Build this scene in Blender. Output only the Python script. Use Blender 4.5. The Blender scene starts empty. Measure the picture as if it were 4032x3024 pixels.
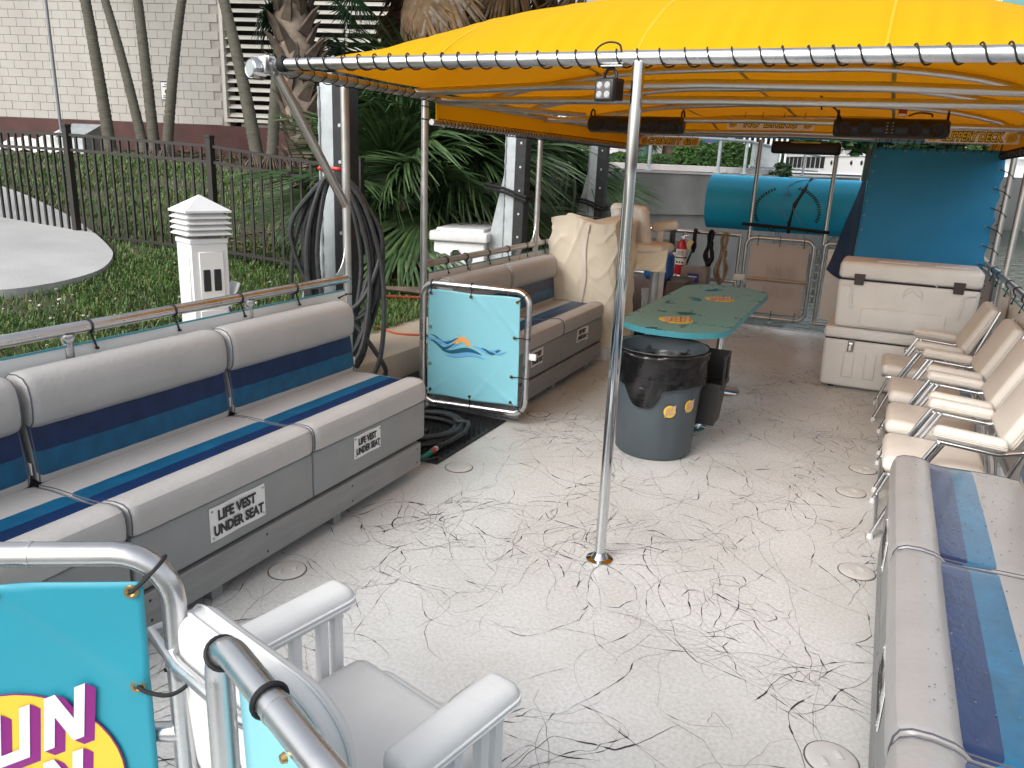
import bpy, bmesh, math, random
import numpy as np
from mathutils import Vector, Matrix
R = math.radians
rnd = random.Random(7)
sc = bpy.context.scene
COL = sc.collection

# ------------------------------------------------------------------ camera
def cam_axes(yaw, pitch, roll):
    cy, sy, cp, sp = math.cos(yaw), math.sin(yaw), math.cos(pitch), math.sin(pitch)
    f = Vector((-sy*cp, cy*cp, -sp)); r0 = Vector((cy, sy, 0)); u0 = r0.cross(f)
    r = r0*math.cos(roll) + u0*math.sin(roll)
    return r, r.cross(f), f
cr, cu, cf = cam_axes(R(24.7), R(15.9), R(2.48))
cd = bpy.data.cameras.new('camera'); cam = bpy.data.objects.new('camera', cd); COL.objects.link(cam)
cam.matrix_world = Matrix(((cr.x, cu.x, -cf.x, 0), (cr.y, cu.y, -cf.y, 0), (cr.z, cu.z, -cf.z, 1.75), (0, 0, 0, 1)))
cd.sensor_width = 36; cd.lens = 3075/4032*36; cd.clip_start = .05; cd.clip_end = 1500
sc.camera = cam
# ------------------------------------------------------------------ light
SUN_EL, SUN_AZ = R(40), R(198)          # azimuth clockwise from +Y: behind the camera, to the left
w = bpy.data.worlds.new('World'); sc.world = w; w.use_nodes = True
nt = w.node_tree; bg = nt.nodes['Background']
sky = nt.nodes.new('ShaderNodeTexSky'); sky.sky_type = 'NISHITA'; sky.sun_disc = False
sky.sun_elevation = SUN_EL; sky.sun_rotation = SUN_AZ; sky.dust_density = 4; sky.air_density = 1.2; sky.ozone_density = 1
hs = nt.nodes.new('ShaderNodeHueSaturation'); hs.inputs['Saturation'].default_value = .28
nt.links.new(sky.outputs[0], hs.inputs['Color']); nt.links.new(hs.outputs[0], bg.inputs['Color'])
bg.inputs['Strength'].default_value = .15
sl = bpy.data.lights.new('sun', 'SUN'); sun = bpy.data.objects.new('sun', sl); COL.objects.link(sun)
sl.energy = .75; sl.angle = R(40); sl.color = (1, .98, .95)
sd = Vector((math.sin(SUN_AZ)*math.cos(SUN_EL), math.cos(SUN_AZ)*math.cos(SUN_EL), math.sin(SUN_EL)))
sun.rotation_euler = sd.to_track_quat('Z', 'Y').to_euler()
sc.view_settings.view_transform = 'Standard'; sc.view_settings.look = 'None'
sc.view_settings.exposure = .74; sc.view_settings.gamma = 1
sc.view_settings.use_curve_mapping = False
sc.render.engine = 'CYCLES'

# ------------------------------------------------------------------ materials
MATS = {}
def mat(name, col, rough=.5, metal=0., var=0., vscale=6., bump=0., bscale=60., col2=None, stretch=(1, 1, 1), coat=0.,
        trans=0., spec=.5, rvar=0., detail=4., tcol=None, world=False):
    if name in MATS: return MATS[name]
    m = bpy.data.materials.new(name); m.use_nodes = True; n = m.node_tree; b = n.nodes['Principled BSDF']
    c = tuple(col) + (1,)
    b.inputs['Base Color'].default_value = c; b.inputs['Roughness'].default_value = rough
    b.inputs['Metallic'].default_value = metal; b.inputs['Specular IOR Level'].default_value = spec
    if coat: b.inputs['Coat Weight'].default_value = coat; b.inputs['Coat Roughness'].default_value = .1
    tc = n.nodes.new('ShaderNodeTexCoord'); mp = n.nodes.new('ShaderNodeMapping'); mp.inputs['Scale'].default_value = stretch
    if world: tc = n.nodes.new('ShaderNodeNewGeometry')
    n.links.new(tc.outputs['Position' if world else 'Object'], mp.inputs['Vector'])
    if var or col2:
        no = n.nodes.new('ShaderNodeTexNoise'); no.inputs['Scale'].default_value = vscale; no.inputs['Detail'].default_value = detail
        n.links.new(mp.outputs[0], no.inputs['Vector'])
        rp = n.nodes.new('ShaderNodeValToRGB'); e = rp.color_ramp.elements
        e[0].position = .3; e[1].position = .7
        c2 = tuple(col2) + (1,) if col2 else tuple(min(1, x*(1+var)) for x in col) + (1,)
        e[0].color = tuple(x*(1-var) for x in col) + (1,) if not col2 else c; e[1].color = c2
        n.links.new(no.outputs['Fac'], rp.inputs[0]); n.links.new(rp.outputs[0], b.inputs['Base Color'])
        if rvar:
            mr = n.nodes.new('ShaderNodeMapRange'); mr.inputs['To Min'].default_value = rough-rvar; mr.inputs['To Max'].default_value = rough+rvar
            mr.inputs['From Min'].default_value = .3; mr.inputs['From Max'].default_value = .7
            n.links.new(no.outputs['Fac'], mr.inputs['Value']); n.links.new(mr.outputs[0], b.inputs['Roughness'])
    if bump:
        nb = n.nodes.new('ShaderNodeTexNoise'); nb.inputs['Scale'].default_value = bscale; nb.inputs['Detail'].default_value = 3
        n.links.new(mp.outputs[0], nb.inputs['Vector'])
        bp = n.nodes.new('ShaderNodeBump'); bp.inputs['Strength'].default_value = bump; bp.inputs['Distance'].default_value = .01
        n.links.new(nb.outputs['Fac'], bp.inputs['Height']); n.links.new(bp.outputs[0], b.inputs['Normal'])
    if trans:
        tr = n.nodes.new('ShaderNodeBsdfTranslucent'); mx = n.nodes.new('ShaderNodeMixShader'); mx.inputs[0].default_value = trans
        out = n.nodes['Material Output']; tr.inputs['Color'].default_value = c
        src = b.inputs['Base Color'].links
        if tcol: tr.inputs['Color'].default_value = tuple(tcol)+(1,)
        elif src: n.links.new(src[0].from_socket, tr.inputs['Color'])
        n.links.new(b.outputs[0], mx.inputs[1]); n.links.new(tr.outputs[0], mx.inputs[2]); n.links.new(mx.outputs[0], out.inputs['Surface'])
    MATS[name] = m
    return m
ALU = mat('brushed_aluminium', (.62, .62, .63), .3, 1., var=.05, vscale=12, bump=.012, bscale=60, rvar=.07)
ALUD = mat('weathered_aluminium', (.52, .515, .5), .36, 1., var=.08, vscale=10, bump=.015, bscale=60, rvar=.07)
CHROME = mat('polished_steel', (.62, .63, .64), .07, 1., var=.05, vscale=8, stretch=(30, 30, 1), rvar=.04)
CHAIRM = mat('anodised_tube', (.7, .7, .71), .18, 1.)
GALV = mat('galvanised_steel', (.42, .46, .48), .5, .55, var=.14, vscale=9, bump=.1)
VINYL = mat('grey_marine_vinyl', (.405, .395, .385), .42, var=.05, vscale=5, bump=.18, bscale=45)
NAVY = mat('navy_vinyl', (.003, .02, .08), .38, spec=.4, var=.25, vscale=12, bump=.12, bscale=45)
BLUE = mat('blue_vinyl', (.005, .085, .18), .38, spec=.4, var=.22, vscale=12, bump=.12, bscale=45)
PIPE = mat('grey_piping', (.1, .1, .12), .7, spec=.2)
BOXG = mat('grey_moulded_plastic', (.245, .255, .257), .45, var=.06, vscale=4, bump=.06, bscale=160)
PLANKM = mat('grey_painted_timber', (.26, .265, .265), .6, var=.12, vscale=3, stretch=(8, 1, 8), bump=.25, bscale=30)
WHITEV = mat('white_marine_vinyl', (.66, .665, .66), .38, var=.04, vscale=7, bump=.12, bscale=50)
CREAMV = mat('cream_marine_vinyl', (.72, .68, .62), .45, var=.05, vscale=6, bump=.12, bscale=50)
WHITEP = mat('white_painted_metal', (.8, .8, .8), .35, var=.04)
PLASTW = mat('white_plastic', (.66, .67, .68), .4, var=.04, vscale=9)
SHEET = mat('white_panel_sheet', (.74, .76, .76), .4, var=.06, vscale=3)
COOLW = mat('off_white_cooler_plastic', (.78, .765, .73), .45, var=.05, vscale=5, bump=.08, bscale=140)
BLACKP = mat('black_plastic', (.012, .012, .013), .45, bump=.05)
BLACKR = mat('black_rubber', (.012, .013, .015), .6, var=.4, vscale=20, bump=.15)
HOSEM = mat('black_hose_rubber', (.025, .027, .03), .55, var=.35, vscale=25, bump=.2, bscale=80)
CORD = mat('black_cord', (.01, .01, .012), .7)
STRAP = mat('black_webbing', (.008, .008, .009), .8, bump=.3, bscale=200)
LINER = mat('black_bin_liner', (.006, .006, .007), .22, bump=.55, bscale=7, stretch=(1, 1, 3))
BINM = mat('slate_grey_plastic', (.06, .078, .09), .5, var=.1, vscale=6, bump=.08, bscale=120)
CANOPY = mat('yellow_canvas', (.84, .535, .008), .6, var=.05, vscale=1.5, detail=8, bump=.25, bscale=6, trans=.46, spec=.15, tcol=(.84, .5, .015))
CYAN = mat('cyan_banner_vinyl', (.03, .32, .43), .42, var=.05, vscale=3, bump=.3, bscale=5, trans=.1)
PCYAN = mat('pale_cyan_banner_vinyl', (.25, .6, .7), .42, var=.03, vscale=3, bump=.35, bscale=6, trans=.1)
BRASS = mat('brass', (.5, .34, .15), .35, 1.)
BLKTXT = mat('black_lettering', (.02, .02, .02), .6)
SIGNW = mat('white_sign_plastic', (.72, .72, .71), .4, var=.03)
SIGNC = mat('cream_sign_board', (.84, .8, .72), .5)
YELL = mat('yellow_print', (.72, .53, .05), .5)
ORNG = mat('orange_print', (.85, .36, .05), .5)
MAGE = mat('magenta_print', (.26, .015, .2), .5)
WHTP = mat('white_print', (.72, .74, .82), .5)
TEALP = mat('deep_teal_print', (.006, .1, .17), .5)
LBLUP = mat('light_blue_print', (.13, .38, .68), .5)
TABM = mat('grey_green_table_laminate', (.12, .3, .31), .4)
TABE = mat('turquoise_edge_band', (.06, .3, .37), .45)
CURT = mat('blue_canvas', (.04, .38, .66), .55, var=.08, vscale=2, bump=.3, bscale=5, trans=.45)
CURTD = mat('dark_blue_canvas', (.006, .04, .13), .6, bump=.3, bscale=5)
MATB = mat('blue_foam_sheet', (.008, .42, .7), .5, var=.04, bump=.05)
COVER = mat('cream_cover_cloth', (.68, .62, .5), .6, var=.06, vscale=4, bump=.5, bscale=5)
RED = mat('red_painted_steel', (.4, .012, .025), .35)
ROPE = mat('tan_rope', (.3, .235, .16), .85, var=.3, vscale=60, bump=.8, bscale=90)
BLUEBAG = mat('blue_nylon', (.015, .1, .33), .6, bump=.4, bscale=12)
CONC = mat('weathered_concrete', (.12, .118, .11), .85, col2=(.24, .235, .22), vscale=1.4, bump=.6, bscale=25, detail=12, stretch=(1, 1, .7))
CONCP = mat('pale_concrete', (.34, .342, .34), .85, col2=(.44, .445, .44), vscale=1.3, bump=.25, bscale=40, detail=10)
CAPM = mat('tan_stained_concrete', (.4, .3, .2), .8, var=.25, vscale=2.5, bump=.3, bscale=30, col2=(.36, .33, .28), detail=8)
FENCEM = mat('bronze_powder_coat', (.022, .019, .016), .5)
BLOCKM = mat('cream_painted_block', (.40, .385, .355), .75, col2=(.46, .445, .41), vscale=1.1, stretch=(1, 1, .3), bump=.2, bscale=40, world=True, detail=8)
MORTAR = mat('block_joint', (.36, .34, .31), .9, var=.1)
MAROON = mat('maroon_paint', (.075, .028, .025), .75, var=.25, vscale=2, bump=.2)
SLATM = mat('cream_louvre_paint', (.55, .53, .48), .5)
VOID = mat('void_shade_black', (.008, .008, .008), .9)
TRUNK = mat('palm_bark', (.17, .135, .105), .9, var=.4, vscale=8, bump=.6, bscale=25)
COCO = mat('grey_palm_bark', (.085, .08, .062), .9, var=.35, vscale=6, stretch=(1, 1, 8), bump=.5, bscale=18)
BOOT = mat('dry_leaf_base', (.095, .07, .052), .85, var=.4, vscale=7, bump=.5)
LEAF = mat('palm_leaf', (.042, .085, .03), .45, var=.4, vscale=5, trans=.15)
LEAF2 = mat('pale_palm_leaf', (.085, .14, .05), .45, var=.35, vscale=5, trans=.15)
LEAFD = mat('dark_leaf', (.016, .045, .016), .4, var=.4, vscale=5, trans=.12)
DEAD = mat('dead_palm_leaf', (.16, .1, .05), .85, var=.5, vscale=5, trans=.1)
HEDGEM = mat('hedge_leaf', (.05, .115, .025), .5, var=.5, vscale=4, trans=.2)
SOIL = mat('lawn_soil', (.04, .055, .017), .95, col2=(.075, .062, .04), vscale=.8, bump=.4, bscale=18, detail=9)
LITTER = mat('leaf_litter', (.19, .12, .075), .9, var=.6, vscale=14)
SHELL = mat('shell_litter', (.6, .57, .5), .8, var=.15)
WOOD = mat('brown_stick', (.22, .12, .045), .75, var=.3)
BRICKP = mat('pink_paving', (.36, .22, .19), .85, var=.12, vscale=20, bump=.2)
YACHTW = mat('white_gelcoat', (.82, .82, .82), .3)
GLASSD = mat('dark_window_glass', (.01, .012, .015), .08, spec=.8)
TEALW = mat('teal_window_glass', (.08, .25, .24), .1, spec=.8)
BEIGE = mat('beige_render', (.6, .53, .42), .85, var=.04)
SKIN = mat('skin', (.5, .3, .2), .6); CLOTHD = mat('dark_cloth', (.02, .02, .03), .9)
GREEN = mat('green_plastic', (.006, .16, .125), .4)
LABELW = mat('white_label', (.65, .63, .6), .5, var=.1, vscale=60)

def deck_material():
    m = bpy.data.materials.new('white_speckled_deck_coating'); m.use_nodes = True; n = m.node_tree; b = n.nodes['Principled BSDF']
    tc = n.nodes.new('ShaderNodeTexCoord')
    n1 = n.nodes.new('ShaderNodeTexNoise'); n1.inputs['Scale'].default_value = 70; n1.inputs['Detail'].default_value = 4
    n2 = n.nodes.new('ShaderNodeTexNoise'); n2.inputs['Scale'].default_value = 1.6; n2.inputs['Detail'].default_value = 5
    for q in (n1, n2): n.links.new(tc.outputs['Object'], q.inputs['Vector'])
    r1 = n.nodes.new('ShaderNodeValToRGB'); e = r1.color_ramp.elements
    e[0].position = .3; e[0].color = (.53, .542, .54, 1); e[1].position = .62; e[1].color = (.65, .665, .665, 1)
    n.links.new(n1.outputs['Fac'], r1.inputs[0])
    r2 = n.nodes.new('ShaderNodeValToRGB'); e = r2.color_ramp.elements
    e[0].position = .35; e[0].color = (.86, .85, .83, 1); e[1].position = .65; e[1].color = (1, 1, 1, 1)
    n.links.new(n2.outputs['Fac'], r2.inputs[0])
    mx = n.nodes.new('ShaderNodeMix'); mx.data_type = 'RGBA'; mx.blend_type = 'MULTIPLY'; mx.inputs['Factor'].default_value = 1
    n.links.new(r1.outputs[0], mx.inputs['A']); n.links.new(r2.outputs[0], mx.inputs['B']); n.links.new(mx.outputs['Result'], b.inputs['Base Color'])
    # the after part of the deck is wet: a film of water with a broken edge
    sep = n.nodes.new('ShaderNodeSeparateXYZ'); n.links.new(tc.outputs['Object'], sep.inputs[0])
    add = n.nodes.new('ShaderNodeMath'); add.operation = 'MULTIPLY_ADD'; add.inputs[1].default_value = 5
    n.links.new(n2.outputs['Fac'], add.inputs[0]); n.links.new(sep.outputs['Y'], add.inputs[2])
    mr = n.nodes.new('ShaderNodeMapRange'); mr.inputs['From Min'].default_value = 6.6; mr.inputs['From Max'].default_value = 9.6
    mr.inputs['To Min'].default_value = .36; mr.inputs['To Max'].default_value = .045
    n.links.new(add.outputs[0], mr.inputs['Value']); n.links.new(mr.outputs[0], b.inputs['Roughness'])
    bp = n.nodes.new('ShaderNodeBump'); bp.inputs['Strength'].default_value = .06; bp.inputs['Distance'].default_value = .004
    n.links.new(n1.outputs['Fac'], bp.inputs['Height']); n.links.new(bp.outputs[0], b.inputs['Normal'])
    return m
DECKM = deck_material()
def water_material():
    m = bpy.data.materials.new('harbour_water'); m.use_nodes = True; n = m.node_tree; b = n.nodes['Principled BSDF']
    b.inputs['Base Color'].default_value = (.035, .05, .042, 1); b.inputs['Roughness'].default_value = .12
    tc = n.nodes.new('ShaderNodeTexCoord'); no = n.nodes.new('ShaderNodeTexNoise'); no.inputs['Scale'].default_value = 2.2; no.inputs['Detail'].default_value = 5
    n.links.new(tc.outputs['Object'], no.inputs['Vector'])
    bp = n.nodes.new('ShaderNodeBump'); bp.inputs['Strength'].default_value = .9; bp.inputs['Distance'].default_value = .12
    n.links.new(no.outputs['Fac'], bp.inputs['Height']); n.links.new(bp.outputs[0], b.inputs['Normal'])
    return m
WATERM = water_material()

# ------------------------------------------------------------------ mesh helpers
_rb = {}
def rbox_data(sx, sy, sz, bev, seg):
    k = (round(sx, 4), round(sy, 4), round(sz, 4), round(bev, 4), seg)
    if k not in _rb:
        bm = bmesh.new(); bmesh.ops.create_cube(bm, size=1)
        bmesh.ops.scale(bm, vec=(sx, sy, sz), verts=bm.verts)
        if bev > 0:
            bmesh.ops.bevel(bm, geom=list(bm.edges), offset=min(bev, .49*min(sx, sy, sz)), segments=seg, profile=.5, affect='EDGES', clamp_overlap=True)
        bm.verts.index_update()
        _rb[k] = ([v.co.copy() for v in bm.verts], [[v.index for v in f.verts] for f in bm.faces]); bm.free()
    return _rb[k]
class MB:
    def __init__(s): s.v = []; s.f = []; s.m = []
    def raw(s, vs, fs, mi=0, mtx=None):
        o = len(s.v)
        s.v += [tuple(mtx @ Vector(p)) for p in vs] if mtx is not None else [tuple(p) for p in vs]
        s.f += [tuple(o+i for i in f) for f in fs]
        s.m += ([mi]*len(fs) if isinstance(mi, int) else list(mi)); return s
    def box(s, c, size, bev=0, seg=2, rot=None, mi=0):
        v, f = rbox_data(*size, bev, seg)
        mt = Matrix.Translation(Vector(c))
        if rot is not None: mt = mt @ (rot if isinstance(rot, Matrix) else Matrix.Rotation(rot, 4, 'Z'))
        return s.raw(v, f, mi, mt)
    def tube(s, pts, r, n=10, closed=False, caps=True, mi=0):
        P = [Vector(p) for p in pts]; N = len(P)
        T = []
        for i in range(N):
            a = P[(i-1) % N] if (closed or i > 0) else P[i]; b = P[(i+1) % N] if (closed or i < N-1) else P[i]
            d = b-a; T.append(d.normalized() if d.length > 1e-9 else Vector((0, 0, 1)))
        u = T[0].orthogonal().normalized(); vs = []
        for i in range(N):
            u = u - T[i]*u.dot(T[i])
            u = u.normalized() if u.length > 1e-6 else T[i].orthogonal().normalized()
            w_ = T[i].cross(u); ri = r[i] if hasattr(r, '__len__') else r
            for k in range(n):
                a = 2*math.pi*k/n; vs.append(P[i]+u*(ri*math.cos(a))+w_*(ri*math.sin(a)))
        fs = []
        for i in range(N if closed else N-1):
            j = (i+1) % N
            for k in range(n):
                l = (k+1) % n; fs.append((i*n+k, i*n+l, j*n+l, j*n+k))
        if caps and not closed:
            fs.append(tuple(range(n-1, -1, -1))); fs.append(tuple((N-1)*n+k for k in range(n)))
        return s.raw(vs, fs, mi)
    def lathe(s, prof, c=(0, 0, 0), n=24, mi=0, mtx=None, ang=2*math.pi):
        vs = []; fs = []; m = len(prof); full = abs(ang-2*math.pi) < 1e-6
        cnt = n if full else n+1
        for k in range(cnt):
            a = ang*k/n
            for (r, z) in prof: vs.append(Vector((r*math.cos(a), r*math.sin(a), z)))
        for k in range(n):
            l = (k+1) % cnt
            for i in range(m-1): fs.append((k*m+i, l*m+i, l*m+i+1, k*m+i+1))
        mt = Matrix.Translation(Vector(c))
        if mtx is not None: mt = mt @ mtx
        mi2 = mi if isinstance(mi, int) else [mi[i] for k in range(n) for i in range(m-1)]
        return s.raw(vs, fs, mi2, mt)
    def prism(s, poly, h, mtx=None, mi=0, off=(0, 0)):
        n = len(poly); vs = [(x, y, 0) for x, y in poly]+[(x+off[0], y+off[1], h) for x, y in poly]
        fs = [tuple(range(n-1, -1, -1)), tuple(range(n, 2*n))]+[(i, (i+1) % n, n+(i+1) % n, n+i) for i in range(n)]
        return s.raw(vs, fs, mi, mtx)
    def grid(s, fn, nu, nv, mi=0):
        vs = [fn(i/nu, j/nv) for i in range(nu+1) for j in range(nv+1)]
        fs = [(i*(nv+1)+j, (i+1)*(nv+1)+j, (i+1)*(nv+1)+j+1, i*(nv+1)+j+1) for i in range(nu) for j in range(nv)]
        return s.raw(vs, fs, mi)
    def sheet(s, fn, nu, nv, t, mi=0):
        """thin closed sheet: fn(u,v)->(point, normal)"""
        top = []; bot = []
        for i in range(nu+1):
            for j in range(nv+1):
                p, nn = fn(i/nu, j/nv); p = Vector(p); nn = Vector(nn).normalized()
                top.append(p+nn*t/2); bot.append(p-nn*t/2)
        k = len(top); w_ = nv+1
        fs = [(i*w_+j, (i+1)*w_+j, (i+1)*w_+j+1, i*w_+j+1) for i in range(nu) for j in range(nv)]
        fs += [(k+i*w_+j+1, k+(i+1)*w_+j+1, k+(i+1)*w_+j, k+i*w_+j) for i in range(nu) for j in range(nv)]
        rim = [i*w_ for i in range(nu+1)]+[nu*w_+j for j in range(1, nv+1)]+[i*w_+nv for i in range(nu-1, -1, -1)]+[j for j in range(nv-1, 0, -1)]
        for a in range(len(rim)):
            b = rim[(a+1) % len(rim)]; fs.append((rim[a], k+rim[a], k+b, b))
        return s.raw(top+bot, fs, mi)
    def mesh(s, name, mats, smooth=True, ang=40, off=(0, 0, 0)):
        me = bpy.data.meshes.new(name)
        ox, oy, oz = off
        me.from_pydata([(x-ox, y-oy, z-oz) for x, y, z in s.v], [], s.f)
        for m in (mats if isinstance(mats, (list, tuple)) else [mats]): me.materials.append(m)
        if any(s.m): me.polygons.foreach_set('material_index', s.m)
        if smooth:
            me.polygons.foreach_set('use_smooth', [True]*len(s.f))
            if ang < 180: me.set_sharp_from_angle(angle=R(ang))
        me.update(); return me
    def build(s, name, mats, parent=None, label=None, smooth=True, ang=40, kind=None):
        off = origin(parent)
        o = bpy.data.objects.new(name, s.mesh(name, mats, smooth, ang, off)); COL.objects.link(o)
        if parent: o.parent = parent
        if label: o['label'] = label
        if kind: o['kind'] = kind
        return o
def origin(o):
    p = Vector((0, 0, 0))
    while o: p += o.location; o = o.parent
    return p
def thing(name, label, cat, loc=(0, 0, 0), group=None):
    o = bpy.data.objects.new(name, None); COL.objects.link(o); o.location = loc; o.empty_display_size = .1
    o['label'] = label; o['category'] = cat
    if group: o['group'] = group
    return o
def tag(o, label=None, cat=None, group=None, kind=None):
    if label: o['label'] = label
    if cat: o['category'] = cat
    if group: o['group'] = group
    if kind: o['kind'] = kind
    return o
def inst(name, me, parent, loc=(0, 0, 0), mtx=None):
    """another object on shared mesh data"""
    o = bpy.data.objects.new(name, me); COL.objects.link(o); o.parent = parent
    if mtx is not None: o.matrix_local = Matrix.Translation(-origin(parent)) @ mtx
    else: o.location = Vector(loc)-origin(parent)
    return o
def dup(root, loc, rotz=0, label=None):
    kids = {}
    for ob in list(COL.objects):
        if ob.parent: kids.setdefault(ob.parent, []).append(ob)
    def cp(o, par):
        c = o.copy(); COL.objects.link(c); c.parent = par
        for k in kids.get(o, []): cp(k, c)
        return c
    r = cp(root, None); r.location = loc; r.rotation_euler = (0, 0, rotz)
    if label: r['label'] = label
    return r
def fillet(pts, rad, n=6, closed=False):
    P = [Vector(p) for p in pts]; N = len(P); out = []
    for i in range(N):
        if not closed and i in (0, N-1): out.append(P[i]); continue
        a, b, c = P[i-1], P[i], P[(i+1) % N]
        d1 = (a-b).normalized(); d2 = (c-b).normalized(); an = d1.angle(d2)
        if an > 3.1: out.append(b); continue
        t = min(rad/math.tan(an/2), (a-b).length*.49, (c-b).length*.49); rr = t*math.tan(an/2)
        ctr = b+(d1+d2).normalized()*(rr/math.sin(an/2)); p1 = b+d1*t; p2 = b+d2*t
        v1 = p1-ctr; v2 = p2-ctr; ax = v1.cross(v2).normalized(); tot = v1.angle(v2)
        for k in range(n+1): out.append(ctr+Matrix.Rotation(tot*k/n, 3, ax) @ v1)
    return out
def spline(pts, n=8, closed=False):
    P = [Vector(p) for p in pts]; N = len(P); out = []
    for i in range(N if closed else N-1):
        g = lambda k: P[k % N] if closed else P[max(0, min(N-1, k))]
        a, b, c, d = g(i-1), g(i), g(i+1), g(i+2)
        for k in range(n):
            t = k/n; out.append(.5*((2*b)+(c-a)*t+(2*a-5*b+4*c-d)*t*t+(3*b-a-3*c+d)*t**3))
    if not closed: out.append(P[-1])
    return out
def frame(o, x, y):
    """matrix: origin o, local x, local y (z = x cross y)"""
    x = Vector(x).normalized(); y = Vector(y); y = (y-x*y.dot(x)).normalized(); z = x.cross(y); o = Vector(o)
    return Matrix(((x.x, y.x, z.x, o.x), (x.y, y.y, z.y, o.y), (x.z, y.z, z.z, o.z), (0, 0, 0, 1)))
_txt = {}
def text_geo(st, size, bold=0., ext=.001, shear=0.):
    k = (st, size, bold, ext, shear)
    if k in _txt: return _txt[k]
    cu_ = bpy.data.curves.new('t', 'FONT'); cu_.body = st; cu_.size = size; cu_.offset = bold; cu_.extrude = ext; cu_.shear = shear
    cu_.align_x = 'CENTER'; cu_.align_y = 'CENTER'; cu_.resolution_u = 3
    ob = bpy.data.objects.new('t', cu_); COL.objects.link(ob)
    dg = bpy.context.evaluated_depsgraph_get(); me = bpy.data.meshes.new_from_object(ob.evaluated_get(dg))
    r = ([v.co.copy() for v in me.vertices], [tuple(p.vertices) for p in me.polygons])
    bpy.data.objects.remove(ob); bpy.data.curves.remove(cu_); bpy.data.meshes.remove(me)
    _txt[k] = r; return r
def text(mb, st, size, mtx, bold=0., mi=0, ext=.001, shear=0., sx=1.):
    v, f = text_geo(st, size, bold, ext, shear)
    return mb.raw(v, f, mi, mtx @ Matrix.Diagonal((sx, 1, 1, 1)))
LET = {'N': [(0, 0), (0, 1), (.22, 1), (.62, .42), (.62, 1), (.84, 1), (.84, 0), (.62, 0), (.22, .58), (.22, 0)],
       'U': [(0, 0), (0, 1), (.22, 1), (.22, .22), (.6, .22), (.6, 1), (.82, 1), (.82, 0)],
       'S': [(0, 0), (0, .2), (.58, .2), (.58, .4), (0, .4), (0, 1), (.8, 1), (.8, .8), (.22, .8), (.22, .6), (.8, .6), (.8, 0)],
       'F': [(0, 0), (0, 1), (.8, 1), (.8, .8), (.22, .8), (.22, .6), (.7, .6), (.7, .4), (.22, .4), (.22, 0)]}
def logo(name, parent, mtx, r, m_face=None, m_side=None, dx=0.):
    """round yellow badge with slanted block lettering in two rows, lying flat in the xy plane of mtx"""
    ring = [(math.cos(2*math.pi*k/40), math.sin(2*math.pi*k/40)) for k in range(40)]
    b = MB(); b.prism([(x*r*1.014, y*r*1.014) for x, y in ring], .0012, mtx, 0)
    b.prism([(x*r, y*r) for x, y in ring], .0012, mtx @ Matrix.Translation((0, 0, .0012)), 1)
    th = R(24); sh = .45; h = r*.62
    for row, wd in ((0, 'SUN'), (1, 'FUN')):
        for k, ch in enumerate(wd):
            pl = []
            for x, y in LET[ch]:
                X = (k-1)*r*.56+x*r*.5-r*.2+(y-.5)*h*.12+(.1*r if row == 0 else 0); Y = (.14 if row == 0 else -.62)*r+y*h+(X)*.42; X += dx*r
                pl.append((X, Y))
            m2 = mtx @ Matrix.Translation((0, 0, .0028))
            b.prism([(x+r*.09, y-r*.07) for x, y in pl], .003, m2, 2, off=(-r*.09, r*.07))
            b.prism(pl, .001, m2 @ Matrix.Translation((0, 0, .0034)), 3)
    return b.build(name, [m_side or MAGE, YELL, m_side or MAGE, m_face or WHTP], parent, smooth=False)
def ring_cord(c, axis, r, cr=.0035, n=14):
    a = Vector(axis).normalized(); u = a.orthogonal().normalized(); v = a.cross(u)
    return [Vector(c)+u*(r*math.cos(2*math.pi*k/n))+v*(r*math.sin(2*math.pi*k/n)) for k in range(n)]
def ziptie(name, parent, c, axis, r, eye, tr=.0035):
    """cable tie round a tube plus a tail to an eyelet"""
    b = MB(); c = Vector(c); axis = Vector(axis).normalized(); eye = Vector(eye)
    pts = ring_cord(c, axis, r+tr, n=16)
    b.tube(pts, tr, 6, closed=True)
    d = eye-c; d = d-axis*d.dot(axis); st = c+d.normalized()*r
    b.tube([st, (st+eye)/2, eye], tr*1.2, 6)
    b.box(eye, (tr*4, tr*4, tr*3), tr)
    return b.build(name, CORD, parent)

# ================================================================== setting
def zg(x, y):
    d = max(0., -3.5-x)
    z = .41+.08*min(d, 12)+.02*max(-6, min(12, y-5))*min(1, d/2)
    return z+.03*math.sin(x*1.3+y*.7)*min(1, d)
b = MB()
xs = [-3.45, -3.55, -3.8, -4.2]+[-4.2-.5*k for k in range(1, 34)]+[-25, -32, -45, -70]
ys = [-30, -15, -8, -4]+[-3+.5*k for k in range(0, 50)]+[25, 30, 40, 70]
b.v = [(x, y, zg(x, y)-(.09 if x > -3.5 else 0)) for x in xs for y in ys]
ny = len(ys); b.f = [(i*ny+j, (i)*ny+j+1, (i+1)*ny+j+1, (i+1)*ny+j) for i in range(len(xs)-1) for j in range(ny-1)]
b.m = [0]*len(b.f)
tag(b.build('lawn', SOIL), kind='structure')
b = MB(); b.raw([(-400, -300, -.55), (400, -300, -.55), (400, 500, -.55), (-400, 500, -.55)], [(0, 1, 2, 3)])
tag(b.build('water', WATERM, smooth=False), kind='structure')
b = MB(); b.box((-20, 110, -.1), (400, 30, 1.5)); tag(b.build('far_bank', CONCP, smooth=False), kind='structure')
# seawall cap beside the boat
t = thing('seawall', 'tan stained concrete seawall cap along the left side of the boat', 'seawall', (-3.3, 4, 0))
b = MB(); b.box((-3.27, 3, .31), (.56, 20, .2), .015); b.build('wall_cap', CAPM, t)
b = MB(); b.box((-3.33, 3, -1.0), (.42, 20, 2.4)); b.build('wall_face', CONC, t)
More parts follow.
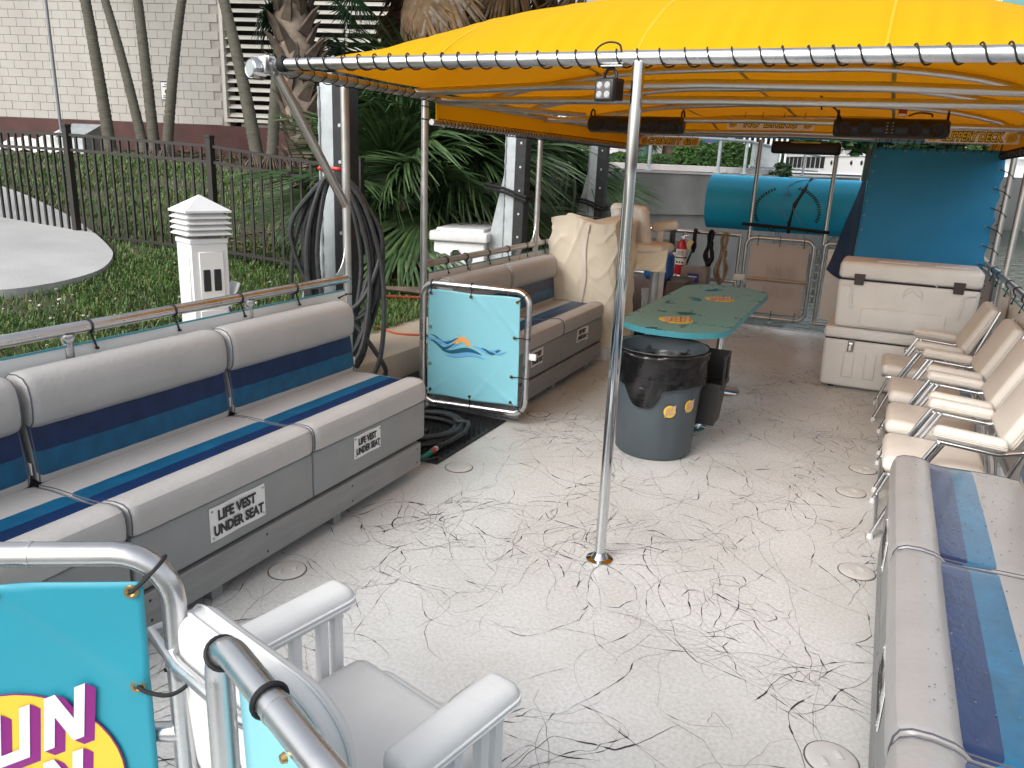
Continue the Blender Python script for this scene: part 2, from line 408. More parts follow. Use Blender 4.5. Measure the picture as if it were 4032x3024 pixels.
# concrete path with rounded end
b = MB()
out = [(-11.24, 7.03), (-10.3, 6.86), (-8.9, 6.36), (-7.69, 5.77), (-6.91, 5.34), (-6.5, 5.07), (-6.12, 4.68), (-5.93, 4.33), (-5.84, 3.93), (-5.9, 3.55), (-6.3, 3.1), (-8, 2.0), (-12, .2), (-16, 0), (-16, 8.5)]
out = [(p.x, p.y) for p in spline([(x, y, 0) for x, y in out[:12]], 5)]+out[12:]
n = len(out)
b.v = [(x, y, zg(x, y)+.075) for x, y in out]+[(x, y, zg(x, y)-.12) for x, y in out]+[(-9.5, 4.2, zg(-9.5, 4.2)+.075)]
b.f = [(i, n+i, n+(i+1) % n, (i+1) % n) for i in range(n)]+[(2*n, i, (i+1) % n) for i in range(n)]; b.m = [0]*len(b.f)
tag(b.build('path', CONCP, smooth=False), kind='structure')
def on_path(x, y):
    c = False
    for i in range(n):
        (x1, y1), (x2, y2) = out[i], out[i-1]
        if (y1 > y) != (y2 > y) and x < (x2-x1)*(y-y1)/(y2-y1)+x1: c = not c
    return c
# grass
def grass(name, mats, N, xr, yr, hmin, hmax, seed, dens=None):
    g = random.Random(seed); b = MB()
    while N > 0:
        x = g.uniform(*xr); y = g.uniform(*yr); N -= 1
        if on_path(x, y): continue
        if dens and g.random() > dens(x, y): continue
        z = zg(x, y); h = g.uniform(hmin, hmax); a = g.uniform(0, 6.28); l = g.uniform(.3, 1.3)*h
        wd = g.uniform(.003, .006)*(1+.1*abs(x+4)); dx, dy = math.cos(a), math.sin(a); o = len(b.v)
        b.v += [(x-dy*wd, y+dx*wd, z-.01), (x+dy*wd, y-dx*wd, z-.01), (x+dx*l*.5+dy*wd*.6, y+dy*l*.5-dx*wd*.6, z+h*.8), (x+dx*l*.5-dy*wd*.6, y+dy*l*.5+dx*wd*.6, z+h*.8), (x+dx*l, y+dy*l, z+h*.75)]
        b.f += [(o, o+1, o+2, o+3), (o+3, o+2, o+4)]; m_ = 1 if g.random() < .3 else (2 if g.random() < .25 else 0); b.m += [m_, m_]
    tag(b.build(name, mats, smooth=False), kind='stuff')
G1 = mat('grass_blade', (.055, .13, .018), .55, var=.4, vscale=1.5); G2 = mat('dry_grass_blade', (.14, .16, .05), .7, var=.3); G3 = mat('deep_grass_blade', (.028, .08, .014), .55, var=.3)
patch = lambda x, y: .25+.75*(math.sin(x*1.7+1.3*math.sin(y*1.1))*math.cos(y*1.9+x*.6) > -.45)
grass('grass', [G1, G2, G3], 52000, (-6.6, -3.5), (.5, 7.2), .03, .08, 3, patch)
grass('lawn_grass', [G1, G2, G3], 60000, (-15.5, -5), (2, 13), .03, .09, 4, lambda x, y: patch(x, y)*(1 if y < 4.5+.0*x or (x*.304*-1-y*.9527) > -16.0+1.2 else .25))
# leaf litter, shells and chips on the ground
g = random.Random(11); b = MB()
for k in range(520):
    x, y = g.uniform(-6.2, -3.6), g.uniform(2.2, 6.2)
    if g.random() > math.exp(-((x+4.6)**2+(y-4.0)**2)/1.6)+.06 or on_path(x, y): continue
    s = g.uniform(.006, .024); b.box((x, y, zg(x, y)+.015+s*.3), (s*1.6, s, s*.8), s*.3, 1, rot=g.uniform(0, 6))
tag(b.build('shell_litter', SHELL), kind='stuff')
b = MB()
for k in range(2600):
    u = g.uniform(0, 1); t_ = g.uniform(.2, 2.3)
    x = -19.5+u*11+.304*t_; y = 14.75+u*3.5-.9527*t_
    if g.random() < .25: x, y = g.uniform(-7, -3.7), g.uniform(6.4, 9.5)
    z = zg(x, y)+g.uniform(.02, .05); l = g.uniform(.04, .22); a = g.uniform(0, 6.28); wd = l*g.uniform(.1, .4); tz = g.uniform(-.05, .06)
    dx, dy = math.cos(a), math.sin(a); o = len(b.v)
    b.v += [(x-dx*l/2, y-dy*l/2, z), (x+dy*wd, y-dx*wd, z+.02), (x+dx*l/2, y+dy*l/2, z+tz*.5), (x-dy*wd, y+dx*wd, z+.015)]; b.f += [(o, o+1, o+2, o+3)]; b.m += [0]
tag(b.build('leaf_litter', LITTER, smooth=False), kind='stuff')

# ------------------------------------------------------------------ block building
W0 = Vector((-21.95, 14.0, 0)); WD = Vector((.9527, .3039, 0)); WN = Vector((.3039, -.9527, 0))
def wp(u, z, o=0.): p = W0+WD*u+WN*o; return Vector((p.x, p.y, z))
WM = frame(W0, WD, (0, 0, 1))           # x along the wall, y up, z towards the camera
bld = thing('block_building', 'cream painted block building with maroon base and large louvre', 'building', tuple(W0))
b = MB(); b.box((-3.45, 3.9, -.2), (20.1, 6.2, .36)); b.box((13.6, 3.9, -.2), (2, 6.2, .36)); b.box((9.9, 6.2, -.2), (6, 1.6, .36)); b.box((9.9, 1.6, -.2), (6, 1.6, .36))
wall = b.build('wall', MORTAR, bld, smooth=False); wall.matrix_local = Matrix.Translation(-W0) @ WM
for v in wall.data.vertices: v.co += W0
b = MB(); b.box((.5, 1.72, .0), (28, 1.2, .1)); mb_ = b.build('maroon_base', MAROON, bld, smooth=False); mb_.matrix_local = Matrix.Translation(-W0) @ WM
for v in mb_.data.vertices: v.co += W0
BW, BH = .4064, .2032
bme = MB().box((0, 0, 0), (BW-.007, BH-.007, .03), .004, 1).mesh('block', BLOCKM, ang=30)
big = MB()
for r in range(26):
    for c in range(-20, 66):
        u = c*BW+(BW/2 if r % 2 else 0)-.3; z = 2.33+BH/2+r*BH
        lx = (u > 6.45-BW/2 and u < 12.9 and z > 2.4)
        if lx or u > 14.4 or u < -8: continue
        if -.4 < u < 6.45 and r < 16 or (u > -.9 and u <= -.4 and r < 8): inst('block', bme, bld, mtx=WM @ Matrix.Translation((u, z, -.012+rnd.uniform(-.002, .002))))
        else: big.box((u, z, -.012), (BW-.012, BH-.012, .03), 0)
o = big.build('far_blocks', BLOCKM, bld, smooth=False, kind='stuff'); o.matrix_local = Matrix.Translation(-W0) @ WM
for v in o.data.vertices: v.co += W0
# louvre
lf = MB(); U0, U1, Z0, Z1 = 6.5, 12.9, 2.42, 6.0
for c, s in (((U0+.04, (Z0+Z1)/2, .03), (.08, Z1-Z0, .12)), ((U1-.04, (Z0+Z1)/2, .03), (.08, Z1-Z0, .12)), (((U0+U1)/2, Z0+.04, .03), (U1-U0-.16, .08, .12)), ((9.7, (Z0+Z1)/2, -.12), (.05, Z1-Z0-.1, .05))): lf.box(c, s)
lv = lf.build('louvre_frame', SLATM, bld, smooth=False); lv.matrix_local = Matrix.Translation(-W0) @ WM
for v in lv.data.vertices: v.co += W0
vb = MB(); vb.box((9.7, 4.2, -.36), (6.6, 3.8, .02)); o = vb.build('louvre_void_sheet', VOID, bld, smooth=False); o.matrix_local = Matrix.Translation(-W0) @ WM  # near-black sheet stands in for the unlit space behind the slats
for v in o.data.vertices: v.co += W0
sme = MB().box((0, 0, 0), (3.1, .015, .17), .004, 1, rot=Matrix.Rotation(R(38), 4, 'X')).mesh('louvre_slat', SLATM)
for k in range(17):
    for uc in (8.12, 11.28): inst('louvre_slat', sme, bld, mtx=WM @ Matrix.Translation((uc, Z0+.18+k*.205, -.03)))
# things by the wall
t = thing('notice_sign', 'small white notice sign with dark border on the block wall', 'sign', tuple(wp(4.95, 3.1, .05)))
M0 = frame(wp(4.95, 3.12, .03), WD, (0, 0, 1)); b = MB(); b.prism([(-.17, -.22), (.17, -.22), (.17, .22), (-.17, .22)], .006, M0, 0)
b.build('sign_plate', NAVY, t, smooth=False); b = MB(); b.prism([(-.155, -.205), (.155, -.205), (.155, .205), (-.155, .205)], .003, M0 @ Matrix.Translation((0, 0, .006)))
b.build('sign_face', SIGNW, t, smooth=False); b = MB()
for y, wd in ((.15, .12), (.1, .22), (-.12, .2), (-.16, .22)): b.box(tuple(M0 @ Vector((0, y, .011))), (wd, .004, .022), rot=WM.to_3x3().to_4x4() @ Matrix.Rotation(R(90), 4, 'X'))
b.build('sign_print', NAVY, t, smooth=False); b = MB(); b.lathe([(0, .001), (.06, .001), (.06, 0)], mtx=M0 @ Matrix.Translation((0, -.02, .0095))); b.build('sign_emblem', MAROON, t)
b = MB(); b.tube([(-17.45, 12.6, 1.3), (-17.55, 12.65, 2.2), (-18.35, 13.2, 5.2), (-18.8, 13.5, 7)], .034, 8); o = b.build('conduit_pole', mat('dull_grey_pipe', (.12, .13, .15), .5)); tag(o, 'grey metal pole leaning against the block wall', 'pole')
t = thing('utility_box', 'grey metal box with sloping lid at the foot of the wall', 'utility box', (-17.1, 12.95, 1.4))
Mu = frame((-17.25, 12.85, 1.35), WD, (-WN.x, -WN.y, 0)); b = MB(); b.raw([(-.34, -.35, 0), (.34, -.35, 0), (.34, .35, 0), (-.34, .35, 0), (-.34, -.35, .5), (.34, -.35, .5), (.34, .35, .8), (-.34, .35, .8)], [(0, 3, 2, 1), (0, 1, 5, 4), (1, 2, 6, 5), (2, 3, 7, 6), (3, 0, 4, 7), (4, 5, 6, 7)], 0, Mu); b.build('cabinet', GALV, t, smooth=False)
b = MB(); b.box(tuple(Mu @ Vector((0, 0, .675))), (.74, .8, .03), .005, 1, rot=Mu.to_3x3().to_4x4() @ Matrix.Rotation(math.atan2(.3, .8), 4, 'X')); b.build('lid', GALV, t)
g = random.Random(5)
def tarp(u, v):
    x = -19.0+2.0*u; y = 11.75+.75*u+1.1*v
    h = .36*math.sin(math.pi*min(1, max(0, u)))**.6*math.sin(math.pi*v)**.7
    return Vector((x, y, zg(x, y)+.03+h*(1+.25*math.sin(9*u+4*v)+.2*math.sin(17*v+7*u))+.03*math.sin(31*u+13*v)))
b = MB(); b.grid(tarp, 34, 22); o = b.build('crumpled_tarp', mat('white_tarp', (.6, .58, .56), .6, var=.25, vscale=3, bump=.5, bscale=6), ang=60); tag(o, 'crumpled white tarp heaped beside the pole and wall', 'tarp')

# ------------------------------------------------------------------ picket fence
fen = thing('picket_fence', 'dark bronze metal picket fence across the lawn', 'fence', (-7.8, 5.7, .7))
fp = [(-13.2, 5.15), (-11.5, 5.35), (-9.7, 5.52), (-7.8, 5.68), (-6.12, 5.97), (-4.95, 6.35), (-4.72, 6.5)]
FH = 1.13
pme = MB().box((0, 0, FH/2), (.022, .022, FH-.04)).mesh('picket', FENCEM, smooth=False)
pom = MB().box((0, 0, FH/2+.03), (.062, .062, FH+.06)).box((0, 0, FH+.07), (.074, .074, .025), .004, 1).mesh('fence_post', FENCEM, ang=20)
ftop = [1.86, 1.86, 1.855, 1.845, 1.79, 1.66, 1.64]
for i, ((x, y), zt) in enumerate(zip(fp, ftop)):
    inst('fence_post', pom, fen, (x, y, zt-FH))
    if i == len(fp)-1: break
    (x2, y2), z2 = fp[i+1], ftop[i+1]; L = math.hypot(x2-x, y2-y); a = math.atan2(y2-y, x2-x)
    for dz in (-.02, -.17, -FH+.1):
        b = MB(); d = Vector((x2-x, y2-y, z2-zt)); e = d.normalized()*.032
        p1 = Vector((x, y, zt+dz))+e; p2 = Vector((x2, y2, z2+dz))-e; ax = (p2-p1)
        b.box((p1+p2)/2, (ax.length, .03, .028), rot=frame((0, 0, 0), ax, (-d.y, d.x, 0)))
        b.build('fence_rail', FENCEM, fen, smooth=False)
    k = round(L/.105)
    for q in range(1, k):
        u = q/k; o = inst('picket', pme, fen, (x+(x2-x)*u, y+(y2-y)*u, zt+(z2-zt)*u-FH)); o.rotation_euler.z = a

# ------------------------------------------------------------------ palms
def palm_trunk(name, label, base, top, r0, r1, group, sway=.0):
    B = Vector(base); T = Vector(top); d = T-B; t = thing(name, label, 'palm tree', tuple(B), group)
    pts = []; rad = []; g = random.Random(int(abs(base[0])*1000)); n = 110
    for k in range(n+1):
        u = k/n; p = B+d*u+Vector((d.x, d.y, 0))*(-.10*math.sin(math.pi*u))
        pts.append(p); rr = r0+(r1-r0)*min(1, u*1.2)+.07*r0*math.exp(-u*40)*8*.25
        rad.append(rr*(1.0+(.055 if k % 2 else -.03)+g.uniform(-.02, .02)))
    b = MB(); b.tube(pts, rad, 12); tr = b.build('trunk', COCO, t, ang=180)
    b = MB()
    for k in range(60):
        a = g.uniform(0, 6.28); l = g.uniform(.1, .3); b.tube([B+Vector((math.cos(a)*r0*.9, math.sin(a)*r0*.9, .25)), B+Vector((math.cos(a)*(r0+l*.4), math.sin(a)*(r0+l*.4), .08)), B+Vector((math.cos(a)*(r0+l*.8), math.sin(a)*(r0+l*.8), -.1))], .012, 4)
    b.build('root_mass', BOOT, t, kind='stuff')
    # crown above the frame: feathery arching fronds
    for k in range(9):
        a = k*.7+g.uniform(-.2, .2); b = MB(); sp = []
        for q in range(12):
            s = q/11; sp.append(T+Vector((math.cos(a)*2.6*s, math.sin(a)*2.6*s, 1.1*math.sin(s*2.2)-.9*s*s)))
        b.tube(sp, [.02*(1-.8*q/11) for q in range(12)], 5)
        for q in range(1, 12):
            for sd in (-1, 1):
                p = sp[q]; e = p+Vector((-math.sin(a)*sd*.55+math.cos(a)*.25, math.cos(a)*sd*.55+math.sin(a)*.25, -.25)); b.raw([p, p+Vector((math.cos(a)*.06, math.sin(a)*.06, 0)), e], [(0, 1, 2)])
        b.build('frond', LEAF, t, smooth=False)
    return t
GP = 'slender grey palm trunks by the block wall'
def ext(b, m, k): b = Vector(b); m = Vector(m); return tuple(b+(m-b)*k)
palm_trunk('coconut_palm', 'lone leaning palm trunk just left of the clump of three', (-16.4, 13.02, 1.4), ext((-16.4, 13.02, 1.5), (-17.52, 13.53, 4.91), 1.8), .135, .1, GP)
palm_trunk('coconut_palm', 'left leaning palm trunk of the clump of three', (-15.68, 13.36, 1.4), ext((-15.65, 13.36, 1.5), (-17.17, 13.7, 4.93), 1.8), .115, .075, GP)
palm_trunk('coconut_palm', 'nearly upright middle palm trunk of the clump of three', (-15.5, 13.46, 1.4), ext((-15.49, 13.43, 1.5), (-16.41, 14.06, 4.96), 1.8), .125, .095, GP)
palm_trunk('coconut_palm', 'right leaning palm trunk of the clump of three', (-15.26, 13.54, 1.4), ext((-15.3, 13.54, 1.5), (-15.36, 14.56, 5.01), 1.8), .12, .085, GP)
palm_trunk('coconut_palm', 'leaning palm trunk in front of the louvre', (-13.34, 14.47, 1.4), ext((-13.32, 14.47, 1.5), (-14.7, 14.87, 5.04), 1.8), .15, .1, GP)
palm_trunk('coconut_palm', 'short thick palm trunk right beside the louvre palm', (-13.06, 14.57, 1.4), ext((-13.11, 14.57, 1.5), (-13.0, 15.2, 5.0), 1.8), .13, .11, GP)
# sabal palm with leaf bases and fan leaves
def fan_mesh(name, m, seed, n=46, L=.8, spread=R(250), droop=.55, wd=.015):
    """a fan leaf: petiole end at origin, blade opening along +x"""
    g = random.Random(seed); b = MB()
    for k in range(n):
        a = -spread/2+spread*k/(n-1)+g.uniform(-.02, .02); l = L*(1-.3*abs(a/(spread/2))**2)*g.uniform(.85, 1.05)
        dx, dy = math.cos(a), math.sin(a); px, py = -dy, dx; o = len(b.v); rows = 5
        bend = g.uniform(.6, 1.4)*droop; side = g.uniform(-.06, .06)
        for q in range(rows+1):
            s = q/rows; r = l*s; wv = wd*(1-s)**.6*(.35+1.3*min(1, s*2.2)) if s < .999 else .001
            zz = -bend*l*max(0, s-.3)**1.7*1.2-.10*r*abs(a)/2; rr = r*(1-.25*bend*s*s)
            x = dx*rr+px*side*s*s*l; y = dy*rr+py*side*s*s*l
            b.v += [(x+px*wv, y+py*wv, zz-wv*.5), (x, y, zz+wv*.4), (x-px*wv, y-py*wv, zz-wv*.5)]
        for q in range(rows):
            i = o+q*3; b.f += [(i, i+1, i+4, i+3), (i+1, i+2, i+5, i+4)]; mi = 1 if g.random() < .22 else 0; b.m += [mi, mi]
    return b.mesh(name, m, ang=180)
FANS = [fan_mesh('frond', [LEAF, LEAF2], s, n=56+5*s, L=.95+.07*s, droop=.22+.17*s, wd=.0145) for s in range(4)]
FDEAD = [fan_mesh('dead_frond', [DEAD, TRUNK], 20+s, n=40, L=.95, spread=R(120), droop=.5, wd=.022) for s in range(2)]
def place_frond(root, name, me, base, az, el, pet, sc_=1., roll=0, pm=LEAF2):
    B = Vector(base); d = Vector((math.cos(az)*math.cos(el), math.sin(az)*math.cos(el), math.sin(el)))
    tip = B+d*pet+Vector((0, 0, -.12*pet)); x = (tip-(B+d*pet*.6)).normalized()
    if pet > .05:
        b = MB(); b.tube([B, B+d*pet*.6, tip], [.018, .013, .009], 5); st = b.build('petiole', pm, root)
    y = Vector((-math.sin(az), math.cos(az), 0)); m = frame(tip, x, y) @ Matrix.Rotation(roll, 4, 'X') @ Matrix.Scale(sc_, 4)
    return inst(name, me, root, mtx=m)
sab = thing('sabal_palm', 'thick palm trunk criss-crossed with dry leaf bases behind the fence', 'palm tree', (-6.02, 7.39, .85))
sp = spline([(-5.97, 7.36, .75), (-6.04, 7.4, 1.3), (-6.3, 7.58, 2.31), (-6.61, 7.79, 3.43), (-6.85, 7.95, 4.5), (-7.0, 8.0, 5.6)], 10)
b = MB(); b.tube(sp, [.2+.02*math.sin(k*2.1) for k in range(len(sp))], 14); b.build('trunk', TRUNK, sab, ang=180)
g = random.Random(3)
bm1 = MB(); bm1.raw([(-.075, 0, 0), (.075, 0, 0), (.03, .05, .3), (-.03, .05, .3), (-.07, .05, 0), (.07, .05, 0), (.022, .085, .3), (-.022, .085, .3), (0, .13, .40)],
    [(0, 1, 5, 4), (1, 2, 6, 5), (3, 0, 4, 7), (4, 5, 6, 7), (0, 3, 2, 1), (2, 3, 8), (2, 8, 6), (6, 8, 7), (7, 8, 3)])
bme2 = bm1.mesh('leaf_base', [BOOT], ang=30)
for k in range(200):
    u = .1+.9*k/200; p = sp[min(len(sp)-2, int(u*(len(sp)-1)))]; p = p.lerp(sp[min(len(sp)-1, int(u*(len(sp)-1))+1)], (u*(len(sp)-1)) % 1)
    a = k*2.4+g.uniform(-.2, .2); lean = g.choice((-1, 1))*R(24)+g.uniform(-.2, .2)
    m = Matrix.Translation(p) @ Matrix.Rotation(a, 4, 'Z') @ Matrix.Translation((0, .17, 0)) @ Matrix.Rotation(lean, 4, 'Y') @ Matrix.Rotation(R(-8+g.uniform(-8, 6)), 4, 'X') @ Matrix.Scale(g.uniform(.7, 1.0), 4)
    inst('leaf_base', bme2, sab, mtx=m)
top = sp[-1]
for k in range(26):
    el = g.uniform(-.3, .8); place_frond(sab, 'frond', g.choice(FANS), top-Vector((0, 0, g.uniform(0, .5))), g.uniform(0, 6.28), el, g.uniform(.5, 1.0), g.uniform(.9, 1.2), g.uniform(-.4, .4))
for k in range(0): place_frond(sab, 'frond', g.choice(FANS[2:]), (-6.7, 7.85, 3.4+g.uniform(-.3, .5)), g.uniform(2.4, 6.0), g.uniform(-1.1, -.4), g.uniform(.3, .6), .8, g.uniform(-.3, .3))
# dead skirt palm behind the canopy
skp = thing('dead_skirt_palm', 'palm with hanging brown dead fronds above the yellow canopy', 'palm tree', (-5.6, 9.4, .8))
b = MB(); b.tube([(-5.0, 9.6, .7), (-4.95, 9.6, 3), (-4.9, 9.6, 5)], .19, 12); b.build('trunk', TRUNK, skp, ang=180)
for k in range(64):
    a = g.uniform(0, 6.28); h = g.uniform(3.75, 4.9); r = g.uniform(.15, 1.35)
    place_frond(skp, 'dead_frond', g.choice(FDEAD), (-5.2+r*math.cos(a)*1.1, 9.5+r*math.sin(a)*.8, h), a, g.uniform(-1.5, -1.05), g.uniform(.1, .3), g.uniform(.9, 1.2), g.uniform(-.5, .5), DEAD)
for k in range(14): place_frond(skp, 'frond', g.choice(FANS), (-4.9, 9.6, 4.9), g.uniform(0, 6.28), g.uniform(-.3, .7), g.uniform(.6, 1.1), 1.2, g.uniform(-.3, .3))
# low fan palms between the posts
def fan_palm(label, c, n, seed, h, sc_=1., fl=(-2.6, 0.6)):
    g = random.Random(seed); z0 = zg(c[0], c[1]); t = thing('fan_palm', label, 'palm', (c[0], c[1], z0), 'green fan palms between the boat posts')
    b = MB(); b.tube([(c[0], c[1], z0-.1), (c[0], c[1], z0+h)], [.14, .1], 9); b.build('trunk', TRUNK, t, ang=180)
    for k in range(n):
        az = g.uniform(*fl) if g.random() < .75 else g.uniform(0, 6.28); el = g.uniform(-.15, 1.25)
        place_frond(t, 'frond', g.choice(FANS), (c[0], c[1], z0+h*g.uniform(.7, 1)), az, el, g.uniform(.45, 1.05), sc_*g.uniform(.85, 1.15), g.uniform(-.5, .5))
    for k in range(5): place_frond(t, 'dead_frond', g.choice(FDEAD), (c[0], c[1], z0+h*.8), g.uniform(*fl), g.uniform(-.9, -.5), .4, .8, 0, DEAD)
    return t
fan_palm('fan palm with drooping split leaves just right of the hose post', (-5.0, 7.75, 0), 15, 1, .8, 1.2)
fan_palm('fan palm with long narrow leaves behind the white dock box', (-4.55, 8.75, 0), 15, 2, .9, 1.2)
fan_palm('dark fan palm at the back between the other two fan palms', (-5.5, 9.0, 0), 15, 3, 1.35, 1.2)
fan_palm('fan palm farthest right beside the concrete quay corner', (-4.6, 10.6, 0), 16, 4, 1.1)
# broad dark leaf masses closing the background
def leafmass(name, label, cat, c, rad, N, mt, seed, size=(.08, .16), trunk=None, group=None):
    g = random.Random(seed); t = thing(name, label, cat, (c[0], c[1], c[2]-rad[2]), group); b = MB()
    cl = [(Vector((g.gauss(0, .45)*rad[0], g.gauss(0, .45)*rad[1], g.gauss(0, .45)*rad[2])), g.uniform(.25, .5)) for _ in range(14)]
    for k in range(N):
        cc, rr = g.choice(cl); d = Vector((g.gauss(0, 1), g.gauss(0, 1), g.gauss(0, 1))).normalized()*(g.random()**.5)*rr
        p = Vector(c)+cc+Vector((d.x*rad[0], d.y*rad[1], d.z*rad[2])); s = g.uniform(*size); u = Vector((g.gauss(0, 1), g.gauss(0, 1), g.gauss(0, .6))).normalized(); v = u.orthogonal().normalized()
        v = (v*math.cos(g.uniform(0, 6))+u.cross(v)*math.sin(g.uniform(0, 6))).normalized()
        b.raw([p-u*s, p+v*s*.4, p+u*s, p-v*s*.4], [(0, 1, 2, 3)], g.choice((0, 0, 1)))
    b.build('crown', mt, t, smooth=False)
    if trunk:
        b = MB(); z0 = trunk; b.tube([(c[0], c[1], z0), (c[0]+.1, c[1], c[2]*.6+z0*.4), (c[0], c[1], c[2])], [rad[0]*.09, rad[0]*.06, rad[0]*.03], 8)
        for k in range(4): b.tube([(c[0], c[1], c[2]-rad[2]*.4), Vector(c)+cl[k][0]], [rad[0]*.035, .01], 5)
        b.build('trunk', TRUNK, t)
    return t
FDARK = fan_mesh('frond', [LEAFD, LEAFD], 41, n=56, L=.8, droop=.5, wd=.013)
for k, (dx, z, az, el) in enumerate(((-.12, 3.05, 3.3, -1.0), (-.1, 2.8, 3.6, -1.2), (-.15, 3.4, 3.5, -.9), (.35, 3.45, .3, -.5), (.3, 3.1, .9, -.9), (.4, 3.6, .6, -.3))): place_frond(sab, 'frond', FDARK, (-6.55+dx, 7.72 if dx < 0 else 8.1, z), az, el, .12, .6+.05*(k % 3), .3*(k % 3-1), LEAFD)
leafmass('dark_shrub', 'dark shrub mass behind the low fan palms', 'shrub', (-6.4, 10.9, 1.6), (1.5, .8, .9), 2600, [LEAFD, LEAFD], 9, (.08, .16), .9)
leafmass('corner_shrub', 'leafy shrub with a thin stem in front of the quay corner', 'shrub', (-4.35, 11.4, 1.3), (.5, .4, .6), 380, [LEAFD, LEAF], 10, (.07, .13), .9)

# ------------------------------------------------------------------ quay and what stands on it
q = thing('quay_wall', 'weathered grey concrete quay wall beyond the stern', 'wall', (-4, 14, 0))
poly = [(-9, 12.3), (-5.07, 13.21), (-3.12, 15.59), (-2.5, 17.2), (-2.25, 19), (-1.9, 26), (-1.7, 48), (-40, 70), (-12, 26)]
b = MB(); b.prism([(x, y) for x, y in poly], 2.555, Matrix.Translation((0, 0, -.9))); b.build('wall_face', CONC, q, smooth=False)
def off_poly(p, d):
    c = Vector((-8, 24)); return [((Vector(v)-c)*(1+d/(Vector(v)-c).length)+c) for v in p]
b = MB(); b.prism([tuple(v) for v in off_poly(poly, .02)], .032, Matrix.Translation((0, 0, 1.658))); b.build('coping', CONCP, q, smooth=False)
b = MB(); b.box((-4.1, 14.34, .93), (3.1, .035, .03), rot=math.atan2(2.38, 1.95)); b.build('ledge_line', CONC, q, smooth=False)
b = MB(); b.box((-4.75, 13.5, .75), (.3, .3, .55), .01, rot=math.atan2(2.38, 1.95)); b.build('concrete_block', CONCP, q)
b = MB(); b.prism([(-8.8, 13.4), (-5.2, 14.0), (-3.6, 16.2), (-3.3, 18.6), (-9, 26), (-20, 30)], .012, Matrix.Translation((0, 0, 1.694))); tag(b.build('pavement', BRICKP, smooth=False), kind='structure')
b = MB(); kp = spline([(-7.8, 16.3, 1.70), (-5.4, 16.0, 1.70), (-4.4, 16.4, 1.70), (-3.75, 16.55, 1.70), (-3.0, 16.7, 1.70), (-2.7, 17.6, 1.70), (-2.5, 20, 1.70)], 6)
for i in range(len(kp)-1):
    d = kp[i+1]-kp[i]; b.box((kp[i]+kp[i+1])/2+Vector((0, 0, .06)), (d.length+.02, .16, .12), .01, 1, rot=math.atan2(d.y, d.x))
tag(b.build('kerb', CONCP), kind='structure')
ra = thing('pipe_railing', 'grey pipe railing along the quay top', 'railing', (-3.5, 15, 1.69))
b = MB(); b.tube(fillet([(-5.2, 13.4, 2.31), (-4.15, 14.6, 2.31), (-3.1, 15.92, 2.32), (-2.72, 16.5, 2.32), (-2.62, 20.5, 2.32), (-2.3, 28, 2.32)], .15), .032, 8); b.build('top_rail', GALV, ra)
b = MB(); b.tube(fillet([(-2.68, 16.8, 1.85), (-2.62, 20.5, 1.85), (-2.3, 28, 1.85)], .15), .025, 8); b.build('lower_rail', GALV, ra)
pm = MB().tube([(0, 0, 0), (0, 0, .6)], .032, 8).lathe([(.08, 0), (.08, .015), (.03, .02)], n=10).mesh('rail_post', GALV)
for x, y in ((-5.2, 13.4), (-4.13, 14.6), (-3.12, 15.88), (-2.72, 16.5), (-2.62, 20.5), (-2.4, 24.5)): inst('rail_post', pm, ra, (x, y, 1.695))
pk = MB().tube([(0, 0, 0), (0, 0, .47)], .014, 6).mesh('baluster', GALV)
for k in range(24): inst('baluster', pk, ra, (-2.68+.0022*k, 16.95+.16*k, 1.85))
gt = thing('railing_gate', 'tall pale metal gate bars beyond the pipe railing', 'gate', (-2.85, 21, 1.7))
pk2 = MB().box((0, 0, .8), (.05, .05, 1.6)).mesh('gate_bar', WHITEP, smooth=False)
for k in range(9): inst('gate_bar', pk2, gt, (-3.55+.12*k, 21+.08*k, 1.7))
b = MB(); b.box((-3.07, 21.32, 3.2), (1.1, .06, .06), rot=.588); b.box((-3.07, 21.32, 1.8), (1.1, .06, .06), rot=.588); b.build('gate_frame', WHITEP, gt, smooth=False)
def hedge(label, c, size, N, seed, ang=0.):
    g = random.Random(seed); t = thing('hedge', label, 'hedge', (c[0], c[1], c[2]-size[2]/2)); b = MB()
    for k in range(N):
        f = g.choice('xXyYzzz'); u = [g.uniform(-.5, .5) for _ in range(3)]
        if f in 'xX': u[0] = .5 if f == 'x' else -.5
        elif f in 'yY': u[1] = .5 if f == 'y' else -.5
        else: u[2] = .5
        d = [u[i]*size[i]*(1-.12*g.random())*(.92 if abs(u[2]) > .4 and i < 2 else 1) for i in range(3)]
        p = Matrix.Rotation(ang, 3, 'Z') @ Vector(d)+Vector(c)+Vector((0, 0, .05*math.sin(7*d[0])+.04*math.sin(11*d[1])))
        s = g.uniform(.03, .06); a = Vector((g.gauss(0, 1), g.gauss(0, 1), g.gauss(0, 1))).normalized(); v = a.orthogonal().normalized()
        b.raw([p-a*s, p+v*s*.5, p+a*s, p-v*s*.5], [(0, 1, 2, 3)])
    b.build('foliage', HEDGEM, t, smooth=False)
    b = MB(); b.box(c, (size[0]*.86, size[1]*.86, size[2]*.9), .1, 2, rot=ang); b.build('inner_mass', LEAFD, t); return t
hedge('bright green clipped hedge inside the railing corner', (-3.55, 17.35, 1.98), (1.35, 1.1, .5), 5200, 1, .75)
hedge('low dark green hedge strip beyond the pavement', (-6.3, 19.0, 1.85), (3.6, .5, .28), 4200, 2, .45)
st = thing('striped_display', 'two boards with colourful horizontal stripes beyond the hedge', 'sign', (-4.5, 20.9, 1.7))
